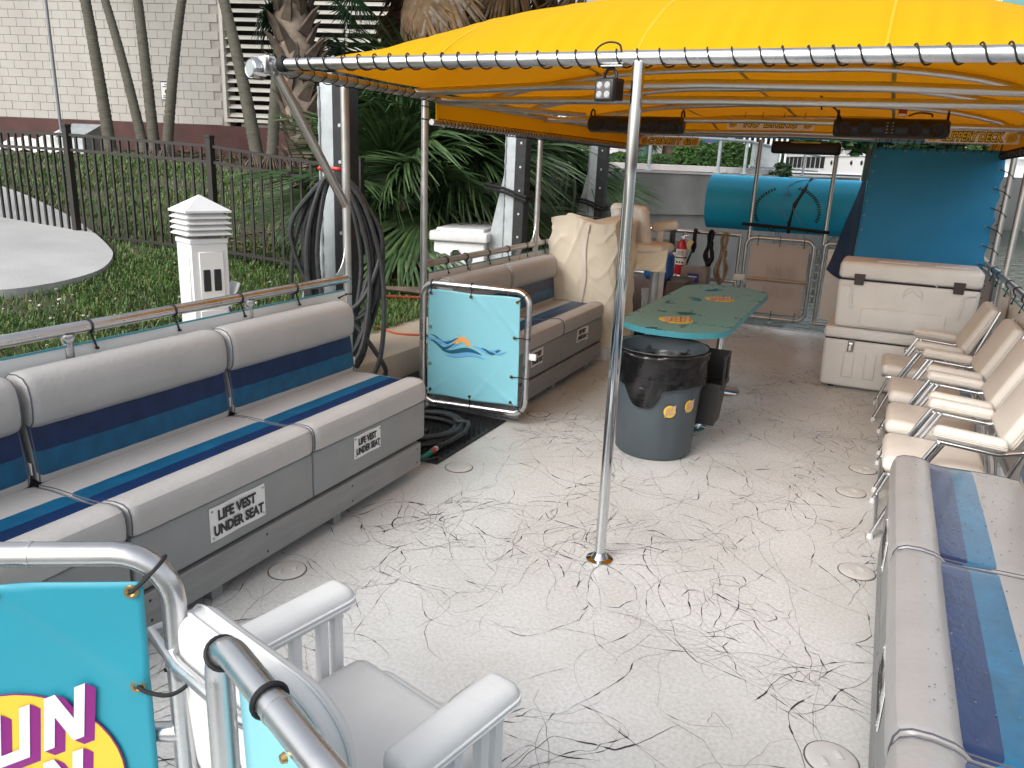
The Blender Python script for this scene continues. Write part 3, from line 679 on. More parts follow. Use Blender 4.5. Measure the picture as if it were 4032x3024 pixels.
cols = [(.1, .24, .5), (.6, .35, .3), (.65, .55, .12), (.02, .1, .3), (.02, .1, .3), (.6, .22, .25), (.62, .52, .12), (.5, .5, .45), (.6, .2, .1)]
for s in (0, 1):
    cx = -4.86+.52*s; bd = MB(); bd.box((cx, 20.95+.03*s, 2.42), (.43, .03, .72)); o = bd.build('board', SIGNW, st, smooth=False)
    for i, c in enumerate(cols):
        b = MB(); b.box((cx, 20.93+.03*s, 2.76-i*.077), (.425, .012, .074)); b.build('stripe', mat('stripe_paint_%d' % i, c, .6), o, smooth=False)
b = MB(); b.box((-4.6, 20.97, 2.2), (.07, .07, 1.1)); b.build('post', BLACKP, st, smooth=False)
t = thing('box_truck', 'white box truck parked beyond the low hedge', 'truck', (-6.7, 24.6, 1.7))
b = MB(); b.box((-6.7, 25.5, 2.75), (2.6, 2.0, 1.7), .03); b.build('cargo_box', YACHTW, t); b = MB(); b.box((-6.7, 25.5, 1.88), (2.5, 1.8, .1)); b.build('chassis', BLACKP, t)
b = MB(); b.box((-4.95, 25.5, 2.5), (.8, 1.8, 1.2), .12, 3); b.build('cab', YACHTW, t); b = MB(); b.box((-4.9, 24.59, 2.8), (.5, .02, .4)); b.build('cab_window', GLASSD, t)
wh = MB().lathe([(0, -.12), (.25, -.12), (.3, -.08), (.3, .08), (.25, .12), (0, .12)], n=18, mtx=Matrix.Rotation(R(90), 4, 'X')).mesh('wheel', BLACKR)
for x in (-7.5, -4.95):
    for y in (24.75, 26.25): inst('wheel', wh, t, (x, y, 2.0))
b = MB(); b.box((-9.3, 27, 3.2), (2.4, 3, 3)); tag(b.build('white_kiosk', YACHTW, smooth=False), 'plain white kiosk wall behind the palm trunks', 'kiosk')
for i, (x, y, rr, l) in enumerate(((-6.25, 21.3, .24, 'dark tree trunk in front of the white truck'), (-5.35, 20.6, .2, 'dark tree trunk left of the striped boards'), (-4.0, 22.6, .12, 'thin dark tree trunk right of the striped boards'))):
    t = thing('street_tree', l, 'tree', (x, y, 1.7)); b = MB(); b.tube([(x, y, 1.6), (x+.05, y, 3), (x, y, 4.6)], [rr, rr*.8, rr*.7], 10); b.build('trunk', BOOT, t)
    g = random.Random(30+i); b = MB()
    for k in range(900):
        p = Vector((x, y, 4.3))+Vector((g.gauss(0, 1), g.gauss(0, 1), g.gauss(0, .55))); s = g.uniform(.1, .2); a = Vector((g.gauss(0, 1), g.gauss(0, 1), g.gauss(0, 1))).normalized(); v = a.orthogonal()
        b.raw([p-a*s, p+v*s*.4, p+a*s, p-v*s*.4], [(0, 1, 2, 3)])
    b.build('crown', LEAFD, t, smooth=False)
    if i == 1:
        for k in range(10): place_frond(t, 'frond', FANS[k % 4], (x-.3, y-.1, 2.75), 2.6+.15*k, -.5-.08*k, .15, .6, 0)
b = MB(); b.lathe([(0, 0), (.16, 0), (.16, .55), (.19, .58), (.12, .68), (0, .7)], (-5.75, 19.9, 1.7), 16); tag(b.build('litter_bin', mat('green_bin_paint', (.03, .09, .06), .5)), 'dark green litter bin by the low hedge', 'bin')
b = MB(); b.tube([(-6.55, 23.2, 1.7), (-6.5, 23.2, 4.4)], .04, 8); b.lathe([(.1, 0), (.08, .3), (.04, .34)], (-6.55, 23.2, 1.7), 10); tag(b.build('lamp_post', GALV), 'thin grey lamp post in front of the white truck', 'post')
leafmass('quay_shrub', 'glossy dark green shrub at the right end of the quay', 'shrub', (-2.25, 18.6, 1.55), (.3, .3, .32), 420, [LEAFD, LEAF], 40, (.07, .13), 1.0)
def wood(name, pts, rad, n_, size, mt, seed):
    g = random.Random(seed); b = MB()
    for c in pts:
        cl = [(Vector((g.gauss(0, .4)*rad[0], g.gauss(0, .4)*rad[1], g.gauss(0, .4)*rad[2])), g.uniform(.25, .5)) for _ in range(14)]
        for k in range(n_):
            cc, rr = g.choice(cl); d = Vector((g.gauss(0, 1), g.gauss(0, 1), g.gauss(0, 1))).normalized()*(g.random()**.5)*rr
            p = Vector(c)+cc+Vector((d.x*rad[0], d.y*rad[1], d.z*rad[2])); s = g.uniform(*size); u = Vector((g.gauss(0, 1), g.gauss(0, 1), g.gauss(0, .6))).normalized(); v = u.orthogonal().normalized()
            b.raw([p-u*s, p+v*s*.45, p+u*s, p-v*s*.45], [(0, 1, 2, 3)], g.choice((0, 0, 1)))
        b.tube([(c[0], c[1], c[2]-rad[2]*1.3), c], [rad[0]*.08, rad[0]*.04], 7, mi=1)
    tag(b.build(name, mt, smooth=False), kind='stuff')
g = random.Random(77)
wood('quay_trees', [(-24+3.2*k+g.uniform(-1, 1), 35+g.uniform(-4, 4), 4.4+g.uniform(-.5, .8)) for k in range(9)], (2.6, 2, 2.6), 1200, (.2, .42), [LEAFD, LEAF], 50)
b = MB(); b.box((-31, 46, 6), (40, 6, 14)); bb = tag(b.build('grey_building', mat('grey_render', (.3, .3, .29), .9, var=.1), smooth=False), 'grey building wall far behind the quay trees', 'building')

# ------------------------------------------------------------------ yacht across the water
Yt = thing('white_yacht', 'large white yacht moored across the water', 'yacht', (-3, 57, -.55))
YX = Vector((0.4732, -0.8809, 0)); YM = frame((-7.87, 62.78, -.6), YX, (-YX.y, YX.x, 0))
def yb(mb, x0, x1, y0, y1, z0, z1, bev=0): mb.box(tuple(YM @ Vector(((x0+x1)/2, (y0+y1)/2, (z0+z1)/2))), (x1-x0, y1-y0, z1-z0), bev, 2, rot=YM.to_3x3().to_4x4()); return mb
hull = MB(); hs_ = [(-3.5, -.2), (-3.5, 2.4), (20, 2.45), (24, 2.6), (20, -.2)]
hull.prism([(x, z) for x, z in hs_], 5, YM @ Matrix.Rotation(R(90), 4, 'X') @ Matrix.Translation((0, 0, -5))); hull.build('hull', YACHTW, Yt, smooth=False)
b = MB(); yb(b, -3.4, 20, -.06, 0, 2.36, 2.42); b.build('rub_rail', NAVY, Yt, smooth=False)
b = MB(); yb(b, -3.4, 20, .1, 4.8, 2.4, 3.5); yb(b, -3.4, 20.4, .02, 4.9, 3.5, 3.6); b.build('deckhouse', YACHTW, Yt, smooth=False)
wme = MB().box((0, 0, 0), (.56, .05, .7)).mesh('window', GLASSD, smooth=False)
for k in range(12): inst('window', wme, Yt, mtx=YM @ Matrix.Translation((-1.0+k*.74, .09, 3.12)))
pme2 = MB().lathe([(0, .03), (.12, .03), (.14, 0)], n=16, mtx=Matrix.Rotation(R(90), 4, 'X')).mesh('porthole', GLASSD)
for x in (8.5, 11.2, 12.5, 15): inst('porthole', pme2, Yt, mtx=YM @ Matrix.Translation((x, .08, 3.12)))
for x in (10.6, 12.0):
    fr = MB(); yb(fr, x, x+.7, -.03, 0, 1.75, 2.2); fr.build('vent_grille', mat('vent_beige', (.5, .42, .35), .6), Yt, smooth=False)
for k in range(17):
    b = MB(); yb(b, -1.5+k*1.05, -1.45+k*1.05, .05, .1, 3.6, 3.85); b.build('stanchion', WHITEP, Yt, smooth=False)
b = MB(); yb(b, -1.5, 15.7, .06, .09, 3.6, 3.84); b.build('windscreen_panel', mat('misty_glazing', (.45, .47, .46), .25), Yt, smooth=False)
b = MB(); yb(b, -1.6, 15.9, .04, .12, 3.85, 3.93); b.build('hand_rail', MAROON, Yt, smooth=False)
b = MB(); yb(b, -3.4, 1.2, 1.0, 4, 3.6, 4.4); b.build('upper_house', YACHTW, Yt, smooth=False)
b = MB(); yb(b, 6.5, 11.6, .6, 4.4, 4.9, 5.2, .1); b.tube([YM @ Vector((8, 1, 3.5)), YM @ Vector((8, 1, 5))], .07, 8); b.build('flybridge_roof', YACHTW, Yt)
g = random.Random(99)
wood('far_bank_trees', [(-30+5*k, 101+g.uniform(-2, 3), 5.5+g.uniform(-.6, 1)) for k in range(13)], (4, 3, 4.2), 1000, (.35, .7), [HEDGEM, LEAFD], 70)
fb = thing('far_building', 'beige far building with teal windows above the canopy corner', 'building', (12, 112, .6))
b = MB(); b.box((14, 118, 15), (34, 10, 30)); b.build('wall', BEIGE, fb, smooth=False)
wme = MB().box((0, 0, 0), (2.3, .2, 2.0)).box((0, -.12, 0), (.12, .06, 2.0)).mesh('window', TEALW, smooth=False)
for r in range(7):
    for c in range(10): inst('window', wme, fb, (-.4+3.2*c, 112.95, 3.5+3.6*r))
fl = thing('far_pontoon', 'pale floating dock on the far side of the water', 'dock', (10, 92, 0)); b = MB(); b.box((10, 93, .9), (24, 3, .35)); b.build('dock_slab', CONCP, fl, smooth=False)
b = MB(); b.box((10, 92.5, .2), (22, 2, 1.0)); b.build('dock_under_shade', BLACKP, fl, smooth=False)  # black box painted in for the shade beneath the dock slab
def far_person(x, y, z, shirt, label):
    t = thing('person', label, 'person', (x, y, z)); me = bpy.data.meshes.new('body')
    vs = [(0, 0, .95), (0, 0, 1.2), (0, 0, 1.42), (0, 0, 1.52), (0, 0, 1.66), (.1, 0, .9), (.12, .02, .5), (.12, 0, .06), (-.1, 0, .9), (-.12, -.03, .5), (-.13, .02, .06), (.2, 0, 1.4), (.25, .05, 1.12), (.22, .18, .95), (-.2, 0, 1.4), (-.26, .02, 1.12), (-.24, .1, .9)]
    es = [(0, 1), (1, 2), (2, 3), (3, 4), (0, 5), (5, 6), (6, 7), (0, 8), (8, 9), (9, 10), (2, 11), (11, 12), (12, 13), (2, 14), (14, 15), (15, 16)]
    me.from_pydata(vs, es, []); o = bpy.data.objects.new('body', me); COL.objects.link(o); o.parent = t; me.materials.append(shirt)
    md = o.modifiers.new('skin', 'SKIN'); sv = o.data.skin_vertices
    if not sv:
        bm = bmesh.new(); bm.from_mesh(me); bm.verts.layers.skin.verify(); bm.to_mesh(me); bm.free()
    for i, r in enumerate((.15, .15, .14, .06, .1, .1, .075, .05, .1, .075, .05, .07, .05, .035, .07, .05, .035)): me.skin_vertices[0].data[i].radius = (r, r*.8)
    me.skin_vertices[0].data[0].use_root = True; o.modifiers.new('sub', 'SUBSURF').levels = 1
    b = MB(); b.lathe([(0, .13), (.06, .11), (.1, .03), (.09, -.08), (.04, -.13), (0, -.13)], (x, y, z+1.68), 12); b.build('head', SKIN, t); return t
far_person(9.55, 92.2, 1.08, mat('grey_shirt', (.3, .3, .32), .9), 'distant person in grey on the far dock')
far_person(10.25, 92.4, 1.08, CLOTHD, 'distant person in dark clothes on the far dock')

# ------------------------------------------------------------------ dockside: fender beams, pedestal, dock box
def fender(label, x, y, rot=0.):
    t = thing('dock_post', label, 'dock post', (x, y, .41), 'grey and black dock posts beside the boat')
    b = MB(); b.box((x-.06, y, 1.31), (.1, .1, 1.84), .004, 1); b.box((x-.06, y, .42), (.3, .2, .02), .004, 1); b.build('beam', GALV, t)
    b = MB(); b.prism([(x-.115, 1.75), (x-.115, .43), (x-.42, .43)], .012, Matrix(((1, 0, 0, 0), (0, 0, -1, y+.006), (0, 1, 0, 0), (0, 0, 0, 1)))); b.build('gusset', GALV, t, smooth=False)
    b = MB(); b.tube([(x-.112, y-.056, .5+.05*k) for k in range(34)], [.007+.003*math.sin(k*2.3) for k in range(34)], 6); b.build('weld_seam', GALV, t)
    b = MB(); b.box((x+.05, y, 1.16), (.11, .13, 2.14), .006, 1); b.build('rubber_strip', BLACKR, t)
    bm_ = MB().lathe([(0, .006), (.011, .006), (.013, 0)], n=10, mtx=Matrix.Rotation(R(90), 4, 'X')).mesh('bolt', GALV)
    for k in range(7): inst('bolt', bm_, t, (x+.055, y-.066, .6+.22*k))
    return t
f1 = fender('nearest dock post, hung with coiled black hose', -3.22, 4.22)
f2 = fender('middle dock post with black strap, right of the dock box', -3.3, 7.1)
f3 = fender('farthest dock post behind the covered console', -3.3, 9.45)
for fx, fy, z, lab in ((-3.3, 7.1, 1.43, 'black strap round the middle dock post'), (-3.3, 9.45, 1.26, 'black strap round the farthest dock post')):
    b = MB()
    for dz in (0, .035): b.tube([(fx-.3, fy-.1, z+dz+.06), (fx-.1, fy-.09, z+dz+.03), (fx+.13, fy-.09, z+dz-.04), (fx+.13, fy+.09, z+dz-.04), (fx-.1, fy+.09, z+dz+.03), (fx-.3, fy+.1, z+dz+.06)], .016, 6, closed=True)
    tag(b.build('tie_strap', STRAP), lab, 'strap', 'straps round the dock posts')
hb = thing('hanging_hose', 'black hose hung in long loops on the nearest dock post', 'hose', (-3.2, 4.1, 1.6))
g = random.Random(12); DX = Vector((.909, .418, 0)); hc = Vector((-3.13, 4.08, 1.63))
for k in range(11):
    wl, wr, dp, of = g.uniform(.10, .30), g.uniform(.14, .36), g.uniform(.85, 1.38), g.uniform(-.06, .06)
    fw = Vector((.35, -.75, 0)).normalized()*(.03+.012*k)
    pts = [hc+fw+Vector((0, 0, -.03*g.random())), hc+DX*(wr*.6)+fw+Vector((0, 0, -.16)), hc+DX*wr+fw+Vector((0, 0, -dp*.45)), hc+DX*(wr*.75+of)+fw*1.5+Vector((0, 0, -dp*.85)), hc+DX*of+fw*1.2+Vector((0, 0, -dp)), hc-DX*(wl*.8-of)+fw*.8+Vector((0, 0, -dp*.8)), hc-DX*wl+fw+Vector((0, 0, -dp*.4)), hc-DX*(wl*.55)+fw+Vector((0, 0, -.13))]
    b = MB(); b.tube(spline(pts, 7, True), .0155, 8, closed=True); b.build('hose_loop', HOSEM, hb)
b = MB(); b.tube(spline([hc+DX*.1+Vector((.05, -.1, -.9)), hc+DX*.32+Vector((.03, -.1, -1.2)), (-2.94, 4.28, .25), (-2.7, 4.2, .06), (-2.5, 4.15, .03)], 8), .0155, 8); b.build('hose_tail', HOSEM, hb)
b = MB(); b.tube(fillet([(-3.27, 4.14, 1.64), (-3.25, 4.04, 1.66), (-3.1, 4.06, 1.66), (-3.1, 4.15, 1.64)], .02), .012, 8); tag(b.build('hose_hanger', mat('red_hook', (.5, .03, .02), .4)), 'red hook holding the hose loops on the dock post', 'hook')
ped = thing('power_pedestal', 'white dock power pedestal with louvred pagoda cap', 'power pedestal', (-3.68, 3.47, .42)); pr = R(-18)
PM = Matrix.Translation((-3.7, 3.5, .42)) @ Matrix.Rotation(R(70), 4, 'Z')
def pb(mb, c, s, bev=.004): return mb.box(tuple(PM @ Vector(c)), s, bev, 1, rot=PM.to_3x3().to_4x4())
b = MB(); pb(b, (0, 0, .38), (.225, .2, .82)); b.build('column', PLASTW, ped)
b = MB(); pb(b, (0, 0, .8), (.235, .21, .03)); b.build('collar', PLASTW, ped)
for k in range(4):
    b = MB(); z = .835+k*.032; q0 = .135; q1 = .10
    b.raw([(-q0, -q0*.9, z), (q0, -q0*.9, z), (q0, q0*.9, z), (-q0, q0*.9, z), (-q1, -q1*.9, z+.03), (q1, -q1*.9, z+.03), (q1, q1*.9, z+.03), (-q1, q1*.9, z+.03), (-q0, -q0*.9, z+.006), (q0, -q0*.9, z+.006), (q0, q0*.9, z+.006), (-q0, q0*.9, z+.006)],
          [(3, 2, 1, 0), (4, 5, 6, 7), (0, 1, 9, 8), (1, 2, 10, 9), (2, 3, 11, 10), (3, 0, 8, 11), (8, 9, 5, 4), (9, 10, 6, 5), (10, 11, 7, 6), (11, 8, 4, 7)], 0, PM); b.build('louvre', PLASTW, ped, smooth=False)
b = MB(); z = .965; q0 = .138; b.raw([(-q0, -q0*.9, z), (q0, -q0*.9, z), (q0, q0*.9, z), (-q0, q0*.9, z), (-q0, -q0*.9, z+.012), (q0, -q0*.9, z+.012), (q0, q0*.9, z+.012), (-q0, q0*.9, z+.012), (0, 0, z+.1)], [(3, 2, 1, 0), (0, 1, 5, 4), (1, 2, 6, 5), (2, 3, 7, 6), (3, 0, 4, 7), (4, 5, 8), (5, 6, 8), (6, 7, 8), (7, 4, 8)], 0, PM); b.build('cap', PLASTW, ped, smooth=False)
b = MB(); pb(b, (-.116, .0, .56), (.008, .15, .3)); b.build('cover_plate', PLASTW, ped)
b = MB(); pb(b, (.005, -.104, .59), (.15, .01, .3)); fp_ = b.build('breaker_panel', SIGNW, ped)
for dx in (-.03, .035):
    b = MB(); pb(b, (dx, -.111, .57), (.045, .008, .13)); b.build('breaker', BLACKP, ped)
b = MB(); pb(b, (.005, -.104, .22), (.17, .008, .34)); b.build('lower_panel', PLASTW, ped)
b = MB(); b.box(tuple(PM @ Vector((.13, -.03, .42))), (.02, .11, .26), .006, 1, rot=PM.to_3x3().to_4x4() @ Matrix.Rotation(R(25), 4, 'Y')); b.build('open_flap', PLASTW, ped)
b = MB(); b.tube([(-3.62, 3.95, .42), (-3.75, 3.72, .78)], .02, 8); tag(b.build('wooden_stick', WOOD), 'brown wooden stick leaning beside the power pedestal', 'stick')
b = MB(); b.tube(spline([PM @ Vector((.12, -.09, .05)), PM @ Vector((.14, -.1, .2)), PM @ Vector((.1, -.1, .4))], 5), .007, 6); tag(b.build('pedestal_cable', mat('blue_cable', (.02, .04, .12), .5)), 'dark blue cable at the side of the power pedestal', 'cable')
db = thing('dock_box', 'white fibreglass dock box with lid and round chrome latch', 'dock box', (-3.85, 7.3, .5))
DM = Matrix.Translation((-3.83, 6.9, .5)) @ Matrix.Rotation(R(13), 4, 'Z')
def dbx(mb, c, s, bev): return mb.box(tuple(DM @ Vector(c)), s, bev, 3, rot=DM.to_3x3().to_4x4())
b = MB(); dbx(b, (0, .6, .22), (.53, 1.15, .46), .015); b.build('box_body', PLASTW, db)
b = MB(); dbx(b, (0, .6, .505), (.6, 1.24, .1), .02); dbx(b, (0, .6, .565), (.5, 1.1, .04), .018); b.build('lid', PLASTW, db)
b = MB(); b.lathe([(0, .004), (.045, .004), (.05, .012), (.057, .01), (.06, 0)], tuple(DM @ Vector((-.03, .022, .33))), 24, mtx=DM.to_3x3().to_4x4() @ Matrix.Rotation(R(90), 4, 'X')); b.build('latch', CHROME, db)
b = MB(); b.tube(spline([(-4.2, 5.6, .56), (-3.9, 6.1, .5), (-3.45, 6.4, .5), (-3.2, 6.2, .43)], 8), .012, 6); tag(b.build('red_cord', mat('red_cord_m', (.3, .05, .02), .6)), 'thin red cord on the seawall', 'cord')
b = MB(); b.tube(spline([(-3.6, 5.15, .43), (-3.3, 5.05, .42), (-3.0, 5.2, .425)], 8), .008, 6); tag(b.build('orange_cord', mat('orange_cord_m', (.5, .08, .02), .6)), 'thin orange cord lying across the seawall cap', 'cord')
b = MB()
for k in range(14): b.tube(spline([(-4.7+.05*k, 6.0+.03*k, .52), (-4.3+.05*k, 6.15+.03*k, .54), (-3.9+.04*k, 6.3+.03*k, .52)], 5), .02, 5)
tag(b.build('fallen_palm_log', BOOT), 'fallen brown palm bark lying on the grass by the seawall', 'log')

# ================================================================== the pontoon boat
boat = thing('pontoon_boat', 'pontoon boat with white speckled deck and aluminium rails', 'boat', (-1, 4.5, 0))
XL, XR, YA, YB = -2.86, .885, -.2, 9.45
b = MB(); b.box(((XL+XR)/2, (YA+YB)/2, -.04), (XR-XL+.1, YB-YA, .08), .01, 1); deck = b.build('deck', DECKM, boat)
b = MB(); b.box(((XL+XR)/2, YB+.012, -.04), (XR-XL+.1, .02, .1), .003, 1)
for x in (XL-.06, XR+.06): b.box((x, (YA+YB)/2, -.05), (.02, YB-YA, .11), .003, 1)
b.build('edge_trim', ALU, boat)
for x in (-2.3, -1.0, .3):
    b = MB(); b.tube([(x, YA, -.42), (x, YA+.6, -.42), (x, YB-.2, -.42), (x, YB, -.42)], [.1, .3, .3, .28], 18); b.build('pontoon', ALUD, boat)
# dark strands of the poured coating
g = random.Random(21); b = MB()
def strand(x, y, a, L, w0, kink=.3, curl=.3, jit=.12):
    st = .013; n_ = max(5, int(L/st)); c = g.gauss(0, curl); pts = []
    for i in range(n_):
        if g.random() < .03: c = g.gauss(0, curl*2)
        if g.random() < kink*.12: a += g.gauss(0, .8)
        c *= .985; a += c*.08+g.gauss(0, jit); x += math.cos(a)*st; y += math.sin(a)*st
        if not (-2.6 < x < .32 and .4 < y < 9.35): break
        pts.append((x, y, a))
    n_ = len(pts)
    if n_ < 4: return
    o = len(b.v); wd = w0; knot = 0
    for i, (px, py, pa) in enumerate(pts):
        if g.random() < .15: wd = w0*g.choice((.3, .5, .7, 1, 1.1))
        if g.random() < .05: knot = g.choice((2, 3, 5))
        ww = max(.0003, wd*.5*min(1, i/3, (n_-1-i)/3)*(3.0 if knot else .85)); knot = max(0, knot-1); dx, dy = -math.sin(pa)*ww, math.cos(pa)*ww
        b.v += [(px+dx, py+dy, .0012), (px-dx, py-dy, .0012)]
    for i in range(n_-1): b.f.append((o+2*i, o+2*i+1, o+2*i+3, o+2*i+2)); b.m.append(0)
for k in range(120):
    cx, cy, a0 = g.uniform(-2.2, .3), g.uniform(.5, 9.2), g.uniform(0, 6.28)
    for q in range(g.choice((3, 5, 8, 12))):
        strand(cx+g.gauss(0, .04), cy+g.gauss(0, .04), a0+g.gauss(0, .5)+(math.pi if g.random() < .5 else 0), g.uniform(.08, .8), g.choice((.001, .0013, .0017, .0021)), .5, .35)
    for q in range(g.choice((0, 1, 2, 3))): strand(cx+g.gauss(0, .05), cy+g.gauss(0, .05), g.uniform(0, 6.28), g.uniform(.06, .2), g.choice((.0016, .0022, .0028)), 2.5, 1.5, .45)
for k in range(230): strand(g.uniform(-2.3, .3), g.uniform(.5, 9.3), g.uniform(0, 6.28), g.uniform(.4, 1.6), g.choice((.0009, .0012, .0015, .0018)), .25, .22, .085)
for k in range(90): strand(g.uniform(-2.3, .3), g.uniform(.5, 9.3), g.uniform(0, 6.28), g.uniform(.05, .25), g.choice((.0014, .002, .0026)), 1.5, 1, .3)
b.build('vein_marks', mat('dark_vein_pigment', (.045, .038, .05), .5), deck, smooth=False, kind='stuff')
for x, y in ((-2.12, 2.36), (-2.06, 3.78), (.05, 4.62), (.12, 3.62), (.1, 2.28), (.1, 5.05), (-2.07, 4.98)):
    b = MB(); b.lathe([(.083, 0), (.083, .003), (.0795, .003), (.0785, .001)], (x, y, 0), 32); rg = b.build('hatch_ring', mat('dark_grey_seal', (.1, .09, .085), .6), boat)
    b = MB(); b.lathe([(.078, .0), (.078, .005), (.07, .008), (.03, .006), (0, .006)], (x, y, 0), 32)
    for s in (-1, 1): b.box((x+.02*s, y+.025*s, .009), (.018, .04, .007), .003, 2, rot=.5)
    b.build('hatch_cover', mat('deck_plate_plastic', (.55, .545, .53), .4, var=.04), boat)
# rails
def rail(name, x, y0, y1, z=1.04, posts=(), r=.0245, m=ALUD, low=True):
    b = MB(); b.tube([(x, y0, z), (x, y1, z)], r, 12); b.build('top_rail', m, boat)
    if low: b = MB(); b.tube([(x, y0, .12), (x, y1, .12)], .02, 8); b.build('bottom_rail', m, boat)
    for y in posts: b = MB(); b.tube([(x, y, 0), (x, y, z-.01)], .022, 10); b.lathe([(.026, z-.05), (.034, z-.03), (.03, z-.015)], (x, y, 0), 10); b.build('rail_post', m, boat)
rail('rail', -2.85, -.1, 3.79, posts=(.3, 1.98, 2.97), m=ALU)
rail('rail', -2.85, 4.64, 9.4, posts=(5.3, 6.2, 7.2, 8.3))
rail('rail', .88, -.1, 9.4, posts=(.6, 1.6, 2.6, 3.6, 4.6, 5.6, 6.45, 7.5, 8.6, 9.4))
def panel(x, y0, y1, s):
    def fn(u, v): return (x+.006*math.sin(5*u*(y1-y0)), y0+(y1-y0)*u, .06+.915*v), (s, 0, 0)
    b = MB(); b.sheet(fn, 24, 4, .004); p = b.build('rail_panel', SHEET, boat)
    b = MB(); b.box((x, (y0+y1)/2, .978), (.008, y1-y0, .008)); b.build('panel_edge', TABE, boat, smooth=False)
panel(-2.838, -.1, 3.74, 1); panel(-2.838, 4.7, 9.3, 1); panel(.868, -.1, 6.95, -1); panel(.868, 7.2, 9.3, -1)
for y in (1.1, 1.62, 2.08, 2.5, 2.91, 3.32, 4.95, 5.25, 5.62, 5.98, 6.35, 6.75): ziptie('cable_tie', boat, (-2.85, y, 1.04), (0, 1, 0), .0245, (-2.826, y+.01, .95))
for y in (5.1, 5.5, 5.9, 6.3, 6.7, 7.3, 7.7): ziptie('cable_tie', boat, (.88, y, 1.04), (0, 1, 0), .0245, (.858, y, .95))
ziptie('cable_tie', boat, (-2.84, 3.79, .95), (0, 0, 1), .0245, (-2.83, 3.68, .94))
# stern rail either side of the stern gate
def hoop(x0, x1, y, z0, z1, r=.0225, rad=.1, closed=True):
    return fillet([(x0, y, z0), (x0, y, z1), (x1, y, z1), (x1, y, z0)], rad, 6, closed=closed)
b = MB(); b.tube([(-2.85, 9.42, 1.04), (-1.49, 9.42, 1.04)], .0245, 12); b.build('top_rail', ALUD, boat)
b = MB(); b.tube([(-2.85, 9.42, .5), (-1.5, 9.42, .5)], .0225, 12); b.build('mid_rail', ALUD, boat)
for x in (-1.5, -2.15, -2.85): b = MB(); b.tube([(x, 9.42, 0), (x, 9.42, 1.04)], .0225, 10); b.build('rail_post', ALUD, boat)
b = MB(); b.tube(fillet([(-.58, 9.42, .1), (-.58, 9.42, 1.02), (.85, 9.42, 1.02), (.85, 9.42, .1)], .05), .0225, 10); b.tube([(-.6, 9.42, .12), (.85, 9.42, .12)], .0225, 10); b.build('stern_hoop', ALUD, boat)
b = MB(); b.box((.14, 9.41, .57), (1.36, .008, .78)); b.build('stern_panel', SIGNC, boat, smooth=False)
sg = thing('stern_gate', 'closed stern gate with pale back of a banner in its frame', 'gate', (-1.05, 9.42, 0))
b = MB(); b.tube(fillet([(-1.43, 9.42, .12), (-1.43, 9.42, 1.03), (-.69, 9.42, 1.03), (-.69, 9.42, .12)], .1, 6, True), .0225, 10, closed=True); b.tube([(-1.43, 9.42, .56), (-.69, 9.42, .56)], .02, 8); b.build('gate_frame', ALUD, sg)
def ban(x0, x1, y, z0, z1, ny_, amp=.006): return lambda u, v: ((x0+(x1-x0)*u, y+amp*math.sin(7*u+3*v)*math.sin(5*v+2*u), z0+(z1-z0)*v), (0, ny_, 0))
b = MB(); b.sheet(ban(-1.38, -.74, 9.42+.024, .17, .97, -1), 14, 14, .003); sgb = b.build('banner_back', mat('banner_back', (.56, .5, .45), .55), sg)
b = MB(); text(b, 'NUS', .17, frame((-1.02, 9.4, .66), (1, 0, 0), (0, 0, 1)), .004, ext=.0004); b.build('show_through_print', mat('faint_print', (.5, .44, .4), .55), sgb, smooth=False); b = MB(); text(b, 'NUF', .17, frame((-1.02, 9.4, .42), (1, 0, 0), (0, 0, 1)), .004, ext=.0004); b.build('show_through_print', mat('faint_print', (.5, .44, .4), .55), sgb, smooth=False)
for x in (-1.3, -1.06, -.8): ziptie('cable_tie', sg, (x, 9.42, 1.03), (1, 0, 0), .0225, (x, 9.4, .95)); ziptie('cable_tie', sg, (x, 9.42, .12), (1, 0, 0), .0225, (x, 9.4, .2))
b = MB(); b.box((-1.465, 9.4, .56), (.13, .02, .07), .004); b.build('latch_plate', SIGNW, sg)
b = MB()
for k in range(7): b.tube([(-.635, 9.4, .35+.09*k), (-.635, 9.4, .42+.09*k)], .016, 8)
b.build('hinge', ALUD, sg)

# ------------------------------------------------------------------ canopy
can = thing('canopy', 'large yellow canvas canopy laced to an aluminium tube frame', 'canopy', (-1, 6, 2.15))
CX0, CX1, CY0, CY1, CZ = -2.76, .79, 3.15, 9.45, 2.15
ARC = lambda e: max(0, 1-abs(e)**(2.3 if e < 0 else 4.2))
def crown(y):
    ks = ((3.15, 0), (3.3, .11), (3.5, .22), (3.72, .315), (4.0, .32), (4.6, .27), (5.4, .2), (6.2, .17), (8.8, .16), (9.45, .02))
    for (a, ha), (c, hc_) in zip(ks, ks[1:]):
        if y <= c:
            t = (y-a)/(c-a); return ha+(hc_-ha)*t
    return 0
def tarp_pt(u, v):
    x = CX0-.0+(CX1-CX0)*u; y = CY0+(CY1-CY0)*(v**1.6); e = (x+.985)/1.775
    z = CZ+.018+crown(y)*ARC(e)-.012*max(0, (y-4.4)/5)
    if y > 4.2: z -= .012*abs(math.sin((y-4.2)*3.4))*ARC(e)
    z += .008*math.sin(u*150+3*math.sin(u*31))*math.exp(-((y-CY0)/.35))*min(1, (y-CY0)/.06)+.004*math.sin(7*x+3*y)*math.sin(5*y-2*x)
    return Vector((x, y, z))
def tarp_fn(u, v):
    p = tarp_pt(u, v); du = tarp_pt(min(1, u+.01), v)-tarp_pt(max(0, u-.01), v); dv = tarp_pt(u, min(1, v+.01))-tarp_pt(u, max(0, v-.01))
    return p, du.cross(dv)
